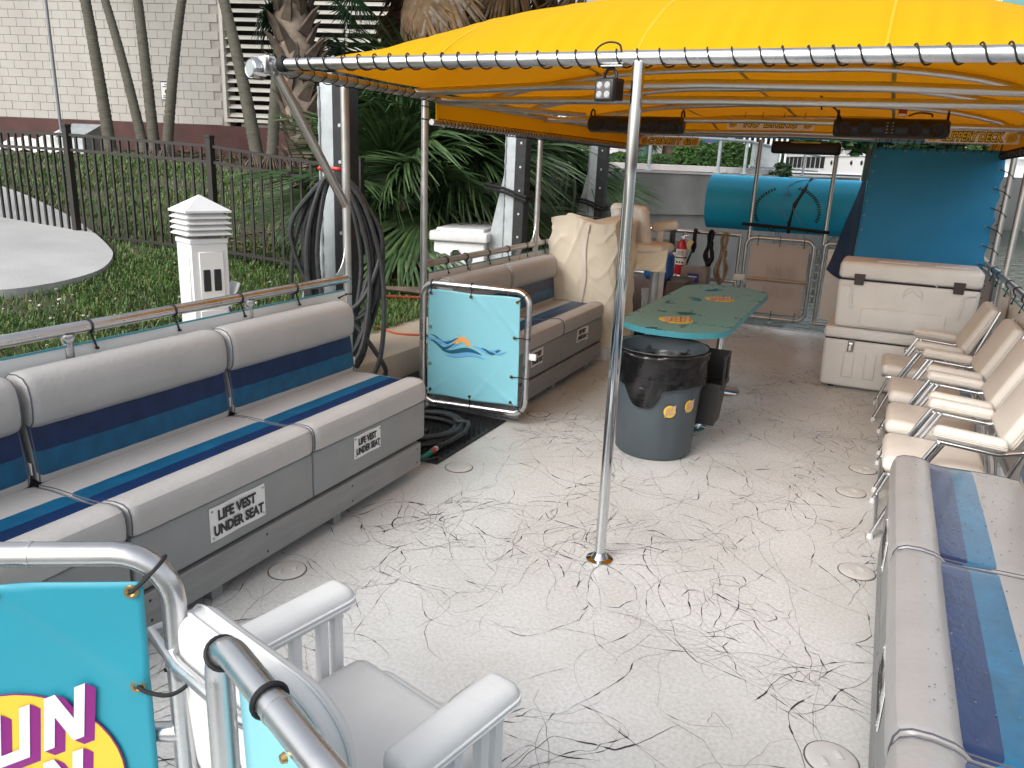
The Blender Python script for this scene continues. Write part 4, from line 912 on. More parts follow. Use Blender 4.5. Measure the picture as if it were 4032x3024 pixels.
b = MB(); b.sheet(tarp_fn, 150, 90, .003); cloth = b.build('canopy_cloth', CANOPY, can, ang=180)
for u in (.25, .5, .75):
    for nm, dz, wd, m_ in (('seam', .0022, .006, mat('yellow_seam_stitch', (.55, .36, .006), .7)), ('inner_seam', -.0035, .013, mat('olive_seam_tape', (.42, .26, .006), .6))):
        b = MB(); pts = [tarp_pt(u, v/60)+Vector((0, 0, dz)) for v in range(1, 61)]
        for p in pts: b.v += [tuple(p-Vector((wd, 0, 0))), tuple(p+Vector((wd, 0, 0)))]
        for k in range(len(pts)-1): b.f.append((2*k, 2*k+1, 2*k+3, 2*k+2)); b.m.append(0)
        b.build(nm, m_, cloth, ang=180)
for sx in (CX0-.015, CX1+.015):
    def val(u, v, sx=sx): return (sx+.004*math.sin(u*40), 4.66+(CY1-4.66)*u, 1.985+.155*v-.02*u), (1 if sx > 0 else -1, 0, 0)
    b = MB(); b.sheet(val, 60, 3, .003); b.build('valance', CANOPY, can)
def rv(u, v): return (CX0+(CX1-CX0)*u, CY1+.005, 2.09+.07*v), (0, 1, 0)
def tube_part(name, pts, r=.024, m=ALUD, n=10, par=can): b = MB(); b.tube(pts, r, n); return b.build(name, m, par)
tube_part('front_tube', [(CX0-.03, CY0, CZ), (-1.9, CY0-.004, CZ+.004), (-.9, CY0-.006, CZ+.006), (.0, CY0-.004, CZ+.004), (CX1+.03, CY0, CZ)], .0275, ALU, 16)
for x in (CX0, CX1):
    tube_part('side_tube', [(x, CY0, CZ-.02), (x, 4.65, CZ-.025), (x, CY1, CZ-.035)], .0245)
    tube_part('valance_tube', [(x-.03 if x < 0 else x+.01, 4.63, 1.975), (x, CY1, 1.95)], .02)
tube_part('cross_tube', [(CX0, 4.38, 2.135), (-1.9, 4.38, 2.17), (-1, 4.38, 2.185), (-.1, 4.38, 2.17), (CX1, 4.38, 2.135)])
tube_part('cross_tube', [(CX0, 4.66, 2.11), (-1, 4.66, 2.125), (CX1, 4.66, 2.11)])
tube_part('cross_tube', [(CX0, 6.42, 2.10), (-1, 6.42, 2.125), (CX1, 6.42, 2.10)], .022)
tube_part('cross_tube', [(CX0, 7.95, 2.09), (-1, 7.95, 2.11), (CX1, 7.95, 2.09)], .022)
tube_part('cross_tube', [(CX0, 9.42, 2.135), (-1, 9.42, 2.14), (CX1, 9.42, 2.125)], .026)
for y in (5.2, 5.95, 7.1, 8.5):
    tube_part('bow', [(CX0+(CX1-CX0)*k/24, y, tarp_pt(k/24, ((y-CY0)/(CY1-CY0))**(1/1.6)).z-.03-.02*(k in (0, 24))) for k in range(25)], .0215)
tube_part('diagonal_brace', [(CX0, 4.66, 2.10), (-2.2, 5.9, 2.11), (CX0+.2, 7.9, 2.10)][:2], .018)
def post(x, y, z1=2.12, z0=0., r=.0245, m=ALUD): return tube_part('post', [(x, y, z0), (x, y, z1)], r, m, 12)
post(-2.85, 3.79); post(-2.84, 4.63); post(-2.84, 6.55, 2.1); post(-2.84, 9.42, 2.1); post(-1.41, 9.43, 2.1, 1.0); post(-.6, 9.43, 2.1, 1.0)
post(.9, 3.9); post(.89, 7.12, 2.1); post(.885, 8.0, 2.1); post(.87, 9.42, 2.1)
for x, y, s in ((-2.85, 3.79, -1), (-2.84, 4.63, 1), (-2.84, 6.55, 1), (-2.84, 6.55, -1)):
    b = MB(); pl = [(0, 0), (.14, 0)]+[(.14*(1-math.sin(t*math.pi/16))+.004, .17*(1-math.cos(t*math.pi/16))+.004) for t in range(1, 8)]+[(0, .2)]
    b.prism([(px, pz) for px, pz in pl], .006, Matrix(((0, 0, 1, x-.003), (s, 0, 0, y+.02*s), (0, 1, 0, 1.055), (0, 0, 0, 1)))); b.build('gusset_plate', ALU, can, smooth=False)
tube_part('corner_brace', [(-2.77, 3.15, 2.11), (-2.845, 3.77, 1.47)], .025)
b = MB(); b.tube([(-.962, 3.14, .0), (-.962, 3.14, 2.14)], .0245, 20); b.lathe([(.062, 0), (.062, .006), (.04, .012), (.03, .03), (.0255, .04)], (-.962, 3.14, 0), 24); cp = b.build('centre_pole', CHROME, can)
# lacing
def lacing(x0, x1, c, turns, r, axis='x', amp=.25, seed=1, cr=.0035, tail=.02):
    g = random.Random(seed); pts = []; n_ = 14
    ph = [g.uniform(-.12, .12) for _ in range(turns+2)]
    for k in range(turns*n_+1):
        u = k/(turns*n_); a = 2*math.pi*k/n_; ti = k//n_; fr = (k % n_)/n_
        s = (ti+(fr**1.6 if fr < .6 else .44*(fr/.6)**2.1*.98)/1.3+ph[ti])/turns; s = max(0, min(1, s))
        rr = r*(1.02+.06*max(0, math.sin(a))+(tail/r if False else 0))
        p = Vector((0, math.cos(a)*rr, math.sin(a)*rr)) if axis == 'x' else Vector((math.cos(a)*rr, 0, math.sin(a)*rr))
        L = x0+(x1-x0)*s; pts.append(Vector(c)+p+(Vector((L, 0, 0)) if axis == 'x' else Vector((0, L, 0))))
    b = MB(); b.tube(pts, cr, 5); return b.build('lacing_cord', CORD, can, ang=180)
lacing(CX0+.02, CX1, (0, CY0, CZ+.004), 40, .0325, seed=2)
lacing(CY0+.05, 4.6, (CX0, 0, CZ-.022), 15, .031, 'y', seed=3, cr=.003)
lacing(4.7, CY1, (CX0-.008, 0, 1.966), 90, .031, 'y', seed=4, cr=.003)
lacing(4.7, CY1, (CX1+.008, 0, 1.966), 70, .031, 'y', seed=5, cr=.003)
b = MB(); b.lathe([(.034, -.02), (.036, 0), (.034, .02)], (0, 0, 0), 14, mtx=Matrix.Translation((CX0+.035, CY0, CZ)) @ Matrix.Rotation(R(90), 4, 'Y')); b.build('end_binding', CORD, can)
for z in (1.99, 2.07):
    b = MB(); b.tube(ring_cord((-2.84, 4.63, z), (.1, .1, 1), .028), .004, 5, closed=True); b.build('post_cord', CORD, can)
# things on the canopy frame
t = thing('power_inlet', 'round chrome power inlet with flip lid on the canopy corner', 'power inlet', (-2.82, 3.13, 2.13))
IM = Matrix.Translation((-2.84, 3.09, 2.125)) @ Matrix.Rotation(R(90), 4, 'X') @ Matrix.Rotation(R(-14), 4, 'Y')
b = MB(); b.lathe([(0, .034), (.036, .034), (.04, .03), (.045, .032), (.05, .02), (.05, -.03), (.035, -.04), (0, -.04)], n=28, mtx=IM); b.build('inlet_body', CHROME, t)
b = MB(); b.lathe([(0, .002), (.034, .002), (.034, 0)], n=24, mtx=IM @ Matrix.Translation((0, 0, .034))); b.build('lid_face', GALV, t)
b = MB(); b.box((-2.80, 3.12, 2.17), (.07, .05, .03), .006); b.box((-2.775, 3.1, 2.14), (.012, .05, .08), .003); b.build('mount_bracket', ALU, t)
b = MB(); b.lathe([(0, .03), (.03, .03), (.03, -.03), (0, -.03)], n=16, mtx=Matrix.Translation((-2.9, 3.14, 2.13)) @ Matrix.Rotation(R(90), 4, 'X')); b.build('side_socket', BLACKP, t)
t = thing('led_work_light', 'small square black LED work light hanging under the front tube', 'light', (-1.09, 3.1, 2.1))
LM = Matrix.Translation((-1.085, 3.12, 2.035)) @ Matrix.Rotation(R(-14), 4, 'Z')
b = MB(); b.box(tuple(LM @ Vector((0, 0, 0))), (.086, .03, .084), .006, 2, rot=LM.to_3x3().to_4x4())
for k in range(7): b.box(tuple(LM @ Vector((-.033+.011*k, .045, .006))), (.004, .065, .082), 0, rot=LM.to_3x3().to_4x4())
b.box(tuple(LM @ Vector((0, .045, 0))), (.07, .06, .07), .004, rot=LM.to_3x3().to_4x4()); b.build('lamp_housing', BLACKP, t)
lens = MB().lathe([(0, .003), (.010, .003), (.0135, 0)], n=16, mtx=Matrix.Rotation(R(90), 4, 'X')).mesh('lens', mat('lamp_lens', (.42, .42, .42), .3))
b = MB(); b.box(tuple(LM @ Vector((0, -.0155, 0))), (.066, .003, .064), rot=LM.to_3x3().to_4x4()); b.build('lamp_face', mat('lamp_reflector', (.1, .1, .1), .3), t, smooth=False)
for dx in (-.018, .018):
    for dz in (-.017, .017): inst('lens', lens, t, mtx=LM @ Matrix.Translation((dx, -.017, dz)))
b = MB(); b.tube([LM @ Vector(p) for p in [(-.028, .03, .035), (-.028, .03, .065), (-.012, .03, .082), (.012, .03, .082), (.028, .03, .065), (.028, .03, .035)]], .007, 8); b.build('yoke', BLACKP, t)
b = MB(); b.box(tuple(LM @ Vector((.01, .03, .09))), (.09, .05, .006), .002); b.build('mount_plate', ALU, t)
b = MB(); b.tube(spline([(-1.12, 3.13, 2.12), (-1.13, 3.11, 2.18), (-1.09, 3.12, 2.21), (-1.04, 3.13, 2.2), (-1.03, 3.12, 2.14)], 6), .004, 6); b.build('wire', CORD, t)
def soundbar(label, x0, x1, y, z0, z1, hangs):
    t = thing('sound_bar', label, 'speaker', ((x0+x1)/2, y, z1), 'black sound bars under the canopy'); c = (x0+x1)/2; L = x1-x0
    b = MB(); b.tube([(x0, y, (z0+z1)/2), (x0+.015, y, (z0+z1)/2), (x1-.015, y, (z0+z1)/2), (x1, y, (z0+z1)/2)], [.05, .066, .066, .05], 20); b.build('bar_body', BLACKP, t)
    dm = MB().lathe([(.048, .0), (.046, .012), (.02, .004), (0, .01)], n=20, mtx=Matrix.Rotation(R(90), 4, 'X')).mesh('driver', BLACKR)
    for dx in (-.31, -.17, .17, .31): inst('driver', dm, t, (c+dx*L/.78, y-.06, (z0+z1)/2-.01))
    b = MB(); b.box((c, y-.066, (z0+z1)/2), (.07, .008, .09), .003); kp_ = b.build('key_panel', BLACKR, t)
    for i in range(8): b = MB(); b.box((c-.018+.036*(i % 2), y-.0712, (z0+z1)/2-.034+.022*(i//2)), (.01, .003, .007)); b.build('key', mat('key_print', (.35, .35, .35), .5), kp_, smooth=False)
    for x in (x0+.02, x1-.02): b = MB(); b.tube(ring_cord((x, y+.02, z1+.0), (1, 0, 0), .05), .008, 6, closed=True); b.build('clamp', BLACKP, t)
    return t
soundbar('left black sound bar, behind the chrome pole', -2.35, -1.56, 6.42, 2.01, 2.14, ())
sb2 = soundbar('right black sound bar with key panel in full view', -.46, .29, 6.42, 2.02, 2.155, ())
t = thing('rear_bar', 'plain black bar speaker over the stern gate', 'speaker', (-.9, 9.36, 2.0)); b = MB(); b.box((-.92, 9.36, 2.02), (.72, .1, .13), .03, 3); b.build('bar_body', BLACKP, t)
b = MB(); b.box((-.92, 9.31, 2.075), (.3, .004, .012)); b.build('trim_line', YELL, t, smooth=False)
b = MB(); b.box((-.02, 6.4, 2.19), (.05, .03, .05), .003, rot=.3); b.box((-.02, 6.385, 2.175), (.048, .01, .018), rot=.3, mi=1); tag(b.build('paper_carton', [mat('red_card', (.3, .04, .02), .6), SIGNC]), 'small red and cream carton tucked above the right sound bar', 'carton')
b = MB(); b.tube(spline([(.02, 6.4, 2.17), (.08, 6.38, 2.19), (.16, 6.4, 2.185), (.17, 6.4, 2.165)], 6), .006, 6); tag(b.build('speaker_cable', CORD), 'black cable loop on top of the right sound bar', 'cable')
b = MB(); b.tube(fillet([(-.42, 6.42, 2.15), (-.44, 6.2, 2.19), (-.42, 4.67, 2.15), (-.405, 4.66, 2.08)], .03), .006, 6); tag(b.build('hanging_wire', CORD), 'thin black wire from the front cross tube to the right sound bar', 'wire')
def sign_board(label, st, x0, x1, y, z0, z1, size, cx=None, sxx=1.):
    t = thing('sign_board', label, 'sign', ((x0+x1)/2, y, z0), 'cream hand-lettered warning signs'); w_ = x1-x0; h = z1-z0
    b = MB(); pl = fillet([(-w_/2, -h/2, 0), (w_/2, -h/2, 0), (w_/2, h/2, 0), (-w_/2, h/2, 0)], .015, 4, True); M = frame(((x0+x1)/2, y, (z0+z1)/2), (1, 0, 0), (0, 0, 1))
    b.prism([(p.x, p.y) for p in pl], .006, M); b.build('board', SIGNC, t, smooth=False)
    b = MB(); text(b, st, size, M @ Matrix.Translation((0, -.002, .0075)), .0085, shear=.15, sx=sxx); b.build('letter_outline', mat('brown_outline', (.05, .02, .006), .6), t, smooth=False)
    b = MB(); text(b, st, size, M @ Matrix.Translation((0, -.002, .0095)), .002, shear=.15, sx=sxx); b.build('lettering', mat('bright_yellow_print', (.8, .6, .04), .5), t, smooth=False)
    for s in (-1, 1): logo('badge', t, M @ Matrix.Translation((s*(w_/2-.055), 0, .006)), .038, YELL, mat('rust_print', (.45, .18, .05), .5))
    for s in (-.3, -.1, .15, .38): b = MB(); b.tube([((x0+x1)/2+s*w_, y-.004, z1-.01), ((x0+x1)/2+s*w_+.01, y-.02, z1+.05)], .003, 5); b.build('hanging_tie', CORD, t)
sign_board('cream sign reading NO DIVING under the middle of the canopy', 'NO  DIVING', -1.51, -.73, 7.90, 2.13, 2.235, .085)
sign_board('cream sign reading SLIPPERY DECK above the blue curtain', 'SLIPPERY DECK', .165, .79, 7.06, 2.024, 2.118, .088, sxx=.66)
sign_board('cream sign reading CAPACITY 62 low at the left rear', 'CAPACITY  62', -2.78, -2.08, 9.36, 2.0, 2.1, .08)
# blue changing curtain
cu_t = thing('curtain', 'blue canvas curtain laced to the right rear post', 'curtain', (.35, 8.0, .9))
def cfn(u, v):
    z = 2.01-1.15*v; x = -.215-.02*v+(.845+.215)*u*(1)-.0*v; y = 8.0+.012*math.sin(3*u+5*v)+.03*max(0, u-.6)*math.sin(18*v+3*u)*.6
    return (x-(.02 if u > .9 else 0)*abs(math.sin(v*math.pi*6)), y, z), (0, -1, 0)
b = MB(); b.sheet(cfn, 40, 40, .003); b.build('front_panel', CURT, cu_t, ang=180)
def cfn2(u, v):
    z = 2.01-1.25*v; return (-.22-.02*v-.08*u-.22*u*v**2+.015*math.sin(8*v+6*u)*u, 8.01+1.2*u, z), (-1, 0, 0)
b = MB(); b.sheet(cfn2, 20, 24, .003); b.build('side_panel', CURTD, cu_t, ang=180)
gm = MB().lathe([(.004, .001), (.006, .003), (.008, .002), (.0095, 0)], n=12, mtx=Matrix.Rotation(R(90), 4, 'X')).mesh('grommet', GALV)
for k in range(8): inst('grommet', gm, cu_t, (-.19-.0025*k, 7.996, 1.93-.13*k))
for k in range(7): inst('grommet', gm, cu_t, (.79-.004*k, 7.985, 1.86-.16*k))
for k in range(6): inst('grommet', gm, cu_t, (.05+.15*k, 7.992, 1.985))
b = MB()
for k in range(7):
    z = 1.86-.16*k; b.tube([(.79-.004*k, 7.97, z), (.86, 7.965, z-.03), (.912, 7.985, z-.07), (.9, 8.03, z-.1), (.85, 8.0, z-.15)], .004, 5)
b.build('side_lacing', CORD, cu_t)
b = MB(); g = random.Random(4)
for k in range(16):
    x = -.18+.068*k; b.tube([(x, 7.99, 1.985), (x+g.uniform(-.05, .05), 7.96, 2.09)], .003, 5); b.tube([(x, 7.99, 1.985), (x+g.uniform(.0, .07), 7.96, 2.09)], .003, 5)
b.build('top_lacing', CORD, cu_t)
# rolled foam mat
rm = thing('rolled_mat', 'thick rolled blue foam mat slung outside the stern rail', 'foam mat', (-1, 9.95, 1.4))
RY, RZ, RR = 9.93, 1.39, .335
b = MB(); n_ = 72; vs = []; prof = []
for k in range(n_*2+1):
    a = -2*math.pi*k/n_+1.2; rr = RR-.030*k/n_; prof.append((math.cos(a)*rr, math.sin(a)*rr))
inn = [(x*(1-.026/math.hypot(x, y)), y*(1-.026/math.hypot(x, y))) for x, y in prof]
for x in (-2.0, .35):
    for p in prof+inn: vs.append((x, RY+p[0], RZ+p[1]))
m_ = len(prof); fs = []
for k in range(m_-1):
    fs.append((k, k+1, 2*m_+k+1, 2*m_+k)); fs.append((m_+k+1, m_+k, 3*m_+k, 3*m_+k+1)); fs.append((k+1, k, m_+k, m_+k+1)); fs.append((2*m_+k, 2*m_+k+1, 3*m_+k+1, 3*m_+k))
fs += [(0, 2*m_, 3*m_, m_), (m_-1, 2*m_-1, 4*m_-1, 3*m_-1)]
b.raw(vs, fs); b.build('foam_roll', MATB, rm, ang=50)
def onroll(x, s, off=.003): a = math.pi+s; return Vector((x, RY+math.cos(a)*(RR+off), RZ-math.sin(a)*(RR+off)))
def onr(x, z):
    zz = max(-.985, min(.985, (z-RZ)/RR)); an = math.atan2(zz, -math.sqrt(1-zz*zz)); fr = ((1.2-an) % (2*math.pi))/(2*math.pi)
    r = RR-.03*fr+.003; return Vector((x, RY-math.sqrt(1-zz*zz)*r, RZ+zz*r))
b = MB()
for k in range(40):
    a = math.pi*(-.12+1.24*k/39); a2 = a+.062
    if k == 17: b.build('dashed_ring_print', BLKTXT, rm, smooth=False); b = MB()
    if 17 <= k < 24: continue
    P = [onr(-1.06+.37*math.cos(t)*rr, RZ-.07+.31*math.sin(t)*rr) for t, rr in ((a, 1.0), (a2, 1.0), (a2+.04, .9), (a+.04, .9))]
    o = len(b.v); b.v += [tuple(p) for p in P]; b.f.append((o, o+1, o+2, o+3)); b.m.append(0)
b.build('dashed_ring_print', BLKTXT, rm, smooth=False)
b = MB(); b.tube([onr(-.86, RZ+.33), onr(-.9, RZ+.2), onr(-.98, RZ+.02), onr(-1.02, RZ-.2), onr(-1.03, RZ-.32)], .022, 6); b.build('ship_wheel_print', BLKTXT, rm)
b = MB()
for ch, x, z, a in (('R', -1.3, RZ-.26, -.4), ('O', -1.22, RZ-.285, -.2), ('P', -.8, RZ-.28, .3)): text(b, ch, .085, frame(onr(x, z)+Vector((0, -.004, 0)), (math.cos(a), 0, math.sin(a)), (0, .75, .66)), .003, ext=.0005)
b.build('letter_print', BLKTXT, rm, smooth=False)
b = MB(); zz = 1.16; b.tube([(-1.5, 9.4, zz+.01), (-1.41, 9.385, zz+.01), (-1.2, 9.47, zz), (-.8, 9.47, zz-.015), (-.6, 9.385, zz-.02), (-.56, 9.4, zz-.02)], .02, 6); tag(b.build('mat_strap', STRAP), 'black strap across the rolled mat between the stern posts', 'strap')
b = MB()
for k in range(3):
    x = -1.12+.03*k; b.tube([onr(x+.03, RZ+.33)+Vector((0, -.006, 0)), onr(x+.015, RZ+.15)+Vector((0, -.008, 0)), onr(x-.02, RZ-.1)+Vector((0, -.008, 0)), onr(x-.05, RZ-.32)+Vector((0, -.006, 0)), (x-.06, 9.75, .9)], .006, 5)
b.tube([onr(-1.08, RZ+.2)+Vector((0, -.012, 0)), onr(-.98, RZ-.05)+Vector((0, -.014, 0)), onr(-.88, RZ-.22)+Vector((0, -.01, 0))], .007, 5)
b.tube([onr(-.82, RZ+.33), onr(-1.0, RZ+.3)+Vector((0, -.01, 0)), onr(-1.08, RZ+.24)+Vector((0, -.01, 0)), onr(-1.15, RZ-.02)+Vector((0, -.01, 0)), onr(-1.0, RZ-.2)+Vector((0, -.01, 0))], .006, 5)
tag(b.build('blue_tie_cord', mat('pale_blue_cord', (.12, .35, .55), .7)), 'pale blue cords tied round the rolled mat', 'cord')

# ================================================================== benches
def cushion(mb, prof, mi, y0, y1, ins=((0, .022), (.006, .009), (.02, .002), (.045, 0)), bulge=.004, ny_=16, pipe=None):
    """profile (x,z) extruded along y with rounded ends; mi = material per profile segment"""
    cx = sum(p[0] for p in prof)/len(prof); cz = sum(p[1] for p in prof)/len(prof); n = len(prof)
    st = [(y0+d, i) for d, i in ins]+[(y0+.045+(y1-y0-.09)*k/ny_, 0) for k in range(1, ny_)]+[(y1-d, i) for d, i in reversed(ins)]
    vs = []; g = random.Random(int(abs(y0)*100)+n)
    for y, i in st:
        wob = bulge*math.sin((y-y0)/(y1-y0)*math.pi)
        for x, z in prof:
            dx, dz = x-cx, z-cz; l = math.hypot(dx, dz); f = max(0, (l-i+wob*.5+g.uniform(-.0006, .0006))/l); vs.append((cx+dx*f, y, cz+dz*f))
    fs = []; ms = []
    for k in range(len(st)-1):
        for j in range(n): fs.append((k*n+j, k*n+(j+1) % n, (k+1)*n+(j+1) % n, (k+1)*n+j)); ms.append(mi[j])
    fs.append(tuple(range(n-1, -1, -1))); fs.append(tuple((len(st)-1)*n+j for j in range(n))); ms += [0, 0]
    return mb.raw(vs, fs, ms)
SEATP = [(-.012, .442), (-.001, .450), (.003, .49), (0, .528), (-.011, .551), (-.034, .563), (-.075, .566), (-.118, .561), (-.136, .553), (-.145, .545), (-.227, .542), (-.312, .542), (-.40, .543), (-.49, .536), (-.5, .5), (-.5, .445)]
SEATM = [0]*9+[1, 2]+[0]*5
BACKP = [(-.49, .535), (-.486, .565), (-.496, .655), (-.507, .745), (-.492, .753), (-.477, .775), (-.472, .82), (-.476, .875), (-.488, .916), (-.512, .941), (-.55, .95), (-.592, .945), (-.615, .925), (-.625, .88), (-.625, .54)]
BACKM = [0, 2, 1]+[0]*12
def pipe_path(prof, a, b_, y, grow=.002):
    cx = sum(p[0] for p in prof)/len(prof); cz = sum(p[1] for p in prof)/len(prof)
    return [Vector((x+(x-cx)/math.hypot(x-cx, z-cz)*grow, y, z+(z-cz)/math.hypot(x-cx, z-cz)*grow)) for x, z in prof[a:b_]]
WET = [mat('wet_grey_vinyl', (.36, .35, .345), .3, var=.05, vscale=5, bump=.15, bscale=45), mat('wet_skylit_navy_vinyl', (.003, .024, .095), .2, var=.25, vscale=12, bump=.1, bscale=60, coat=.6), mat('wet_skylit_blue_vinyl', (.006, .11, .22), .2, var=.22, vscale=12, bump=.1, bscale=60, coat=.6)]  # wet gloss, with the blues also lightened for sky light on this row
def make_bench(name_label, w_, sign=None, curl=0., wet=False):
    """local: front towards +x at x=0, y from 0 to w_"""
    t = thing('bench', name_label, 'bench', (0, 0, 0), 'grey and blue bench units')
    b = MB(); cushion(b, SEATP, SEATM, .004, w_-.004); s = b.build('seat_cushion', WET if wet else [VINYL, NAVY, BLUE], t, ang=35)
    for y in (.011, w_-.011): b = MB(); b.tube(pipe_path(SEATP, 1, 15, y, -.0075), .0027, 6); b.build('piping', PIPE, s)
    b = MB(); cushion(b, BACKP, BACKM, .013, w_-.013); k = b.build('backrest', [VINYL, NAVY, BLUE], t, ang=35)
    for y in (.021, w_-.021): b = MB(); b.tube(pipe_path(BACKP, 0, 13, y, -.0075), .0027, 6); b.build('piping', PIPE, k)
    b = MB(); b.box((-.505, w_-.004, .6), (.03, .003, .045)); b.build('care_tag', SIGNW, k, smooth=False)
    b = MB(); b.box((-.31, w_/2, .331), (.6, w_-.012, .218), .012, 3); bx = b.build('storage_box', BOXG, t)
    b = MB(); b.box((-.335, w_/2, .165), (.57, w_-.06, .114), .004, 1); b.build('box_foot', BOXG, t)
    if sign:
        (yc, zc, sw, shh) = sign; M = frame((-.0085, yc, zc), (0, 1, 0), (0, 0, 1))
        def fn(u, v):
            p = M @ Vector(((u-.5)*sw, (v-.5)*shh, .0015+curl*max(0, u-.55)**2*4+.002*math.sin(u*9))); return p, (1, 0, 0)
        b = MB(); b.sheet(fn, 12, 4, .003); sp_ = b.build('sign_plate', SIGNW, t)
        b = MB(); ts = shh*.44
        text(b, 'LIFE VEST', ts*.94, M @ Matrix.Translation((-.03*sw, shh*.2, .0075)), .0021*shh/.13, ext=.0006, sx=.93*sw/shh/2.32)
        text(b, 'UNDER SEAT', ts*.94, M @ Matrix.Translation((0, -shh*.22, .0075)), .0021*shh/.13, ext=.0006, sx=.87*sw/shh/2.32)
        for v in b.v: pass
        if curl: b.v = [(x+curl*max(0, (y-yc)/sw-.05)**2*4, y, z) for x, y, z in b.v]
        b.build('lettering', BLKTXT, sp_, smooth=False)
        b = MB()
        for dy in (-.46, .46):
            for dz in (-.4, .4): b.lathe([(.0, .006), (.005, .005), (.006, 0)], tuple(M @ Vector((dy*sw, dz*shh, .003))), 8, mtx=Matrix.Rotation(R(90), 4, 'Y'))
        b.build('screw', GALV, sp_)
    return t
W_ = .975
units = [('bench unit at the near end of the left row, partly behind the foreground gate', -2.18, .69, 0, None, 0, W_),
         ('left row bench unit with the large LIFE VEST sign', -2.18, 1.665, 0, (.5, .342, .3, .142), 0, W_),
         ('left row bench unit at the boarding gate, smaller LIFE VEST sign', -2.18, 2.635, 0, (.415, .365, .22, .115), 0, W_),
         ('bench unit behind the open boarding gate, sign half hidden', -2.18, 4.72, 0, (.46, .365, .22, .12), .0, W_),
         ('bench unit beside the covered console with curled LIFE VEST sign', -2.18, 5.69, 0, (.43, .372, .22, .115), .02, W_),
         ('right bench unit next to the folding chairs, wet stripes', .185, 3.735, 180, (.5, .34, .26, .13), 0, 1.0),
         ('right bench unit nearest the camera with dark teal patched stripe', .185, 2.73, 180, (.5, .34, .26, .13), 0, 1.0),
         ('right bench unit at the bottom edge of the photo', .185, 1.725, 180, None, 0, 1.0)]
for lab, x, y, rz, sign, curl, wd in units:
    t = make_bench(lab, wd, sign, curl, rz == 180); t.location = (x, y, 0); t.rotation_euler.z = R(rz)
    if 'patched' in lab:
        b = MB(); b.raw([(-.172, .02, .5455), (-.172, .36, .5465), (-.2, .375, .5465), (-.225, .42, .546), (-.235, .02, .545)], [(0, 4, 3, 2, 1)]); b.build('patch', mat('dark_teal_vinyl', (.008, .06, .11), .38, var=.3, vscale=10), t, smooth=False)
# water drops on the right benches
g = random.Random(8); dm = MB(); 
for k in range(260):
    y = g.uniform(2.77, 3.7) if g.random() < .7 else g.uniform(1.77, 2.67); x = .185+g.uniform(.03, .45); z = .5445 if x > .36 else .574-.02*abs(x-.275)/.08
    s = g.uniform(.0012, .0032); dm.lathe([(s, 0), (s*.7, s*.35), (0, s*.5)], (x, y, z), 7)
tag(dm.build('water_drops', mat('water_drop', (.12, .15, .2), .04)), kind='stuff')
def bench_base(label, x0, x1, y0, y1, front):
    t = thing('timber_plinth', label, 'plinth', ((x0+x1)/2, (y0+y1)/2, 0), 'grey timber bases under the benches')
    b = MB(); b.box((front, (y0+y1)/2, .135), (.035, y1-y0, .14), .004, 1); b.build('front_plank', PLANKM, t)
    b = MB(); b.box(((x0+x1)/2, (y0+y1)/2, .095), (abs(x1-x0)-.04, y1-y0-.02, .022), .002, 1); b.build('base_board', PLANKM, t)
    me = MB().box((0, 0, .033), (.07, .06, .065), .003, 1).mesh('foot_block', PLANKM); k = 0; y = y0+.1
    while y < y1:
        inst('foot_block', me, t, (front-.05*(1 if front < -1 else -1), y, 0)); y += .78
    b = MB(); y = y0+.12
    while y < y1:
        for dz in (-.04, .04): b.lathe([(0, .001), (.006, .0005), (.006, 0)], (front+(.018 if front < -1 else -.018), y, .135+dz), 8, mtx=Matrix.Rotation(R(90 if front < -1 else -90), 4, 'Y'))
        y += .6
    b.build('screw', BLACKP, t)
bench_base('long grey timber base under the near left bench row', -2.8, -2.2, .4, 3.56, -2.205)
bench_base('grey timber base under the left bench behind the boarding gate', -2.8, -2.2, 4.75, 6.66, -2.205)
bench_base('grey timber base under the right bench row', .22, .8, .75, 3.69, .215)

# ================================================================== boarding gate with wave banner
def gate_frame_pts(p0, u, L, z0, z1, rad): p0 = Vector(p0); u = Vector(u).normalized(); return fillet([p0+Vector((0, 0, z0)), p0+Vector((0, 0, z1)), p0+u*L+Vector((0, 0, z1)), p0+u*L+Vector((0, 0, z0))], rad, 7, True)
bg_ = thing('boarding_gate', 'open boarding gate with pale blue banner showing sun over waves', 'gate', (-2.81, 4.58, 0))
P0 = Vector((-2.80, 4.57, 0)); U = Vector((1, .10, 0)).normalized(); GL = .765
b = MB(); b.tube(gate_frame_pts(P0, U, GL, .09, .93, .09), .0225, 14, closed=True); b.build('gate_frame', ALU, bg_)
for p in (P0+U*.25, P0+U*.47):
    for z in (.09, .93): b = MB(); b.tube([p+U*-.004+Vector((0, 0, z)), p+U*.004+Vector((0, 0, z))], .0238, 14); b.build('weld_ring', ALU, bg_)
for z in (.3, .68):
    for p in (P0, P0+U*GL): b = MB(); b.tube([p+Vector((0, 0, z-.004)), p+Vector((0, 0, z+.004))], .0238, 14); b.build('weld_ring', ALU, bg_)
NN = Vector((U.y, -U.x, 0)); GM = frame(P0+NN*.012, U, (0, 0, 1))      # x along gate, y up, z to the camera
tears = [(.045, .89), (.36, .89), (.72, .885), (.715, .62), (.705, .37), (.70, .15), (.38, .145), (.05, .155)]
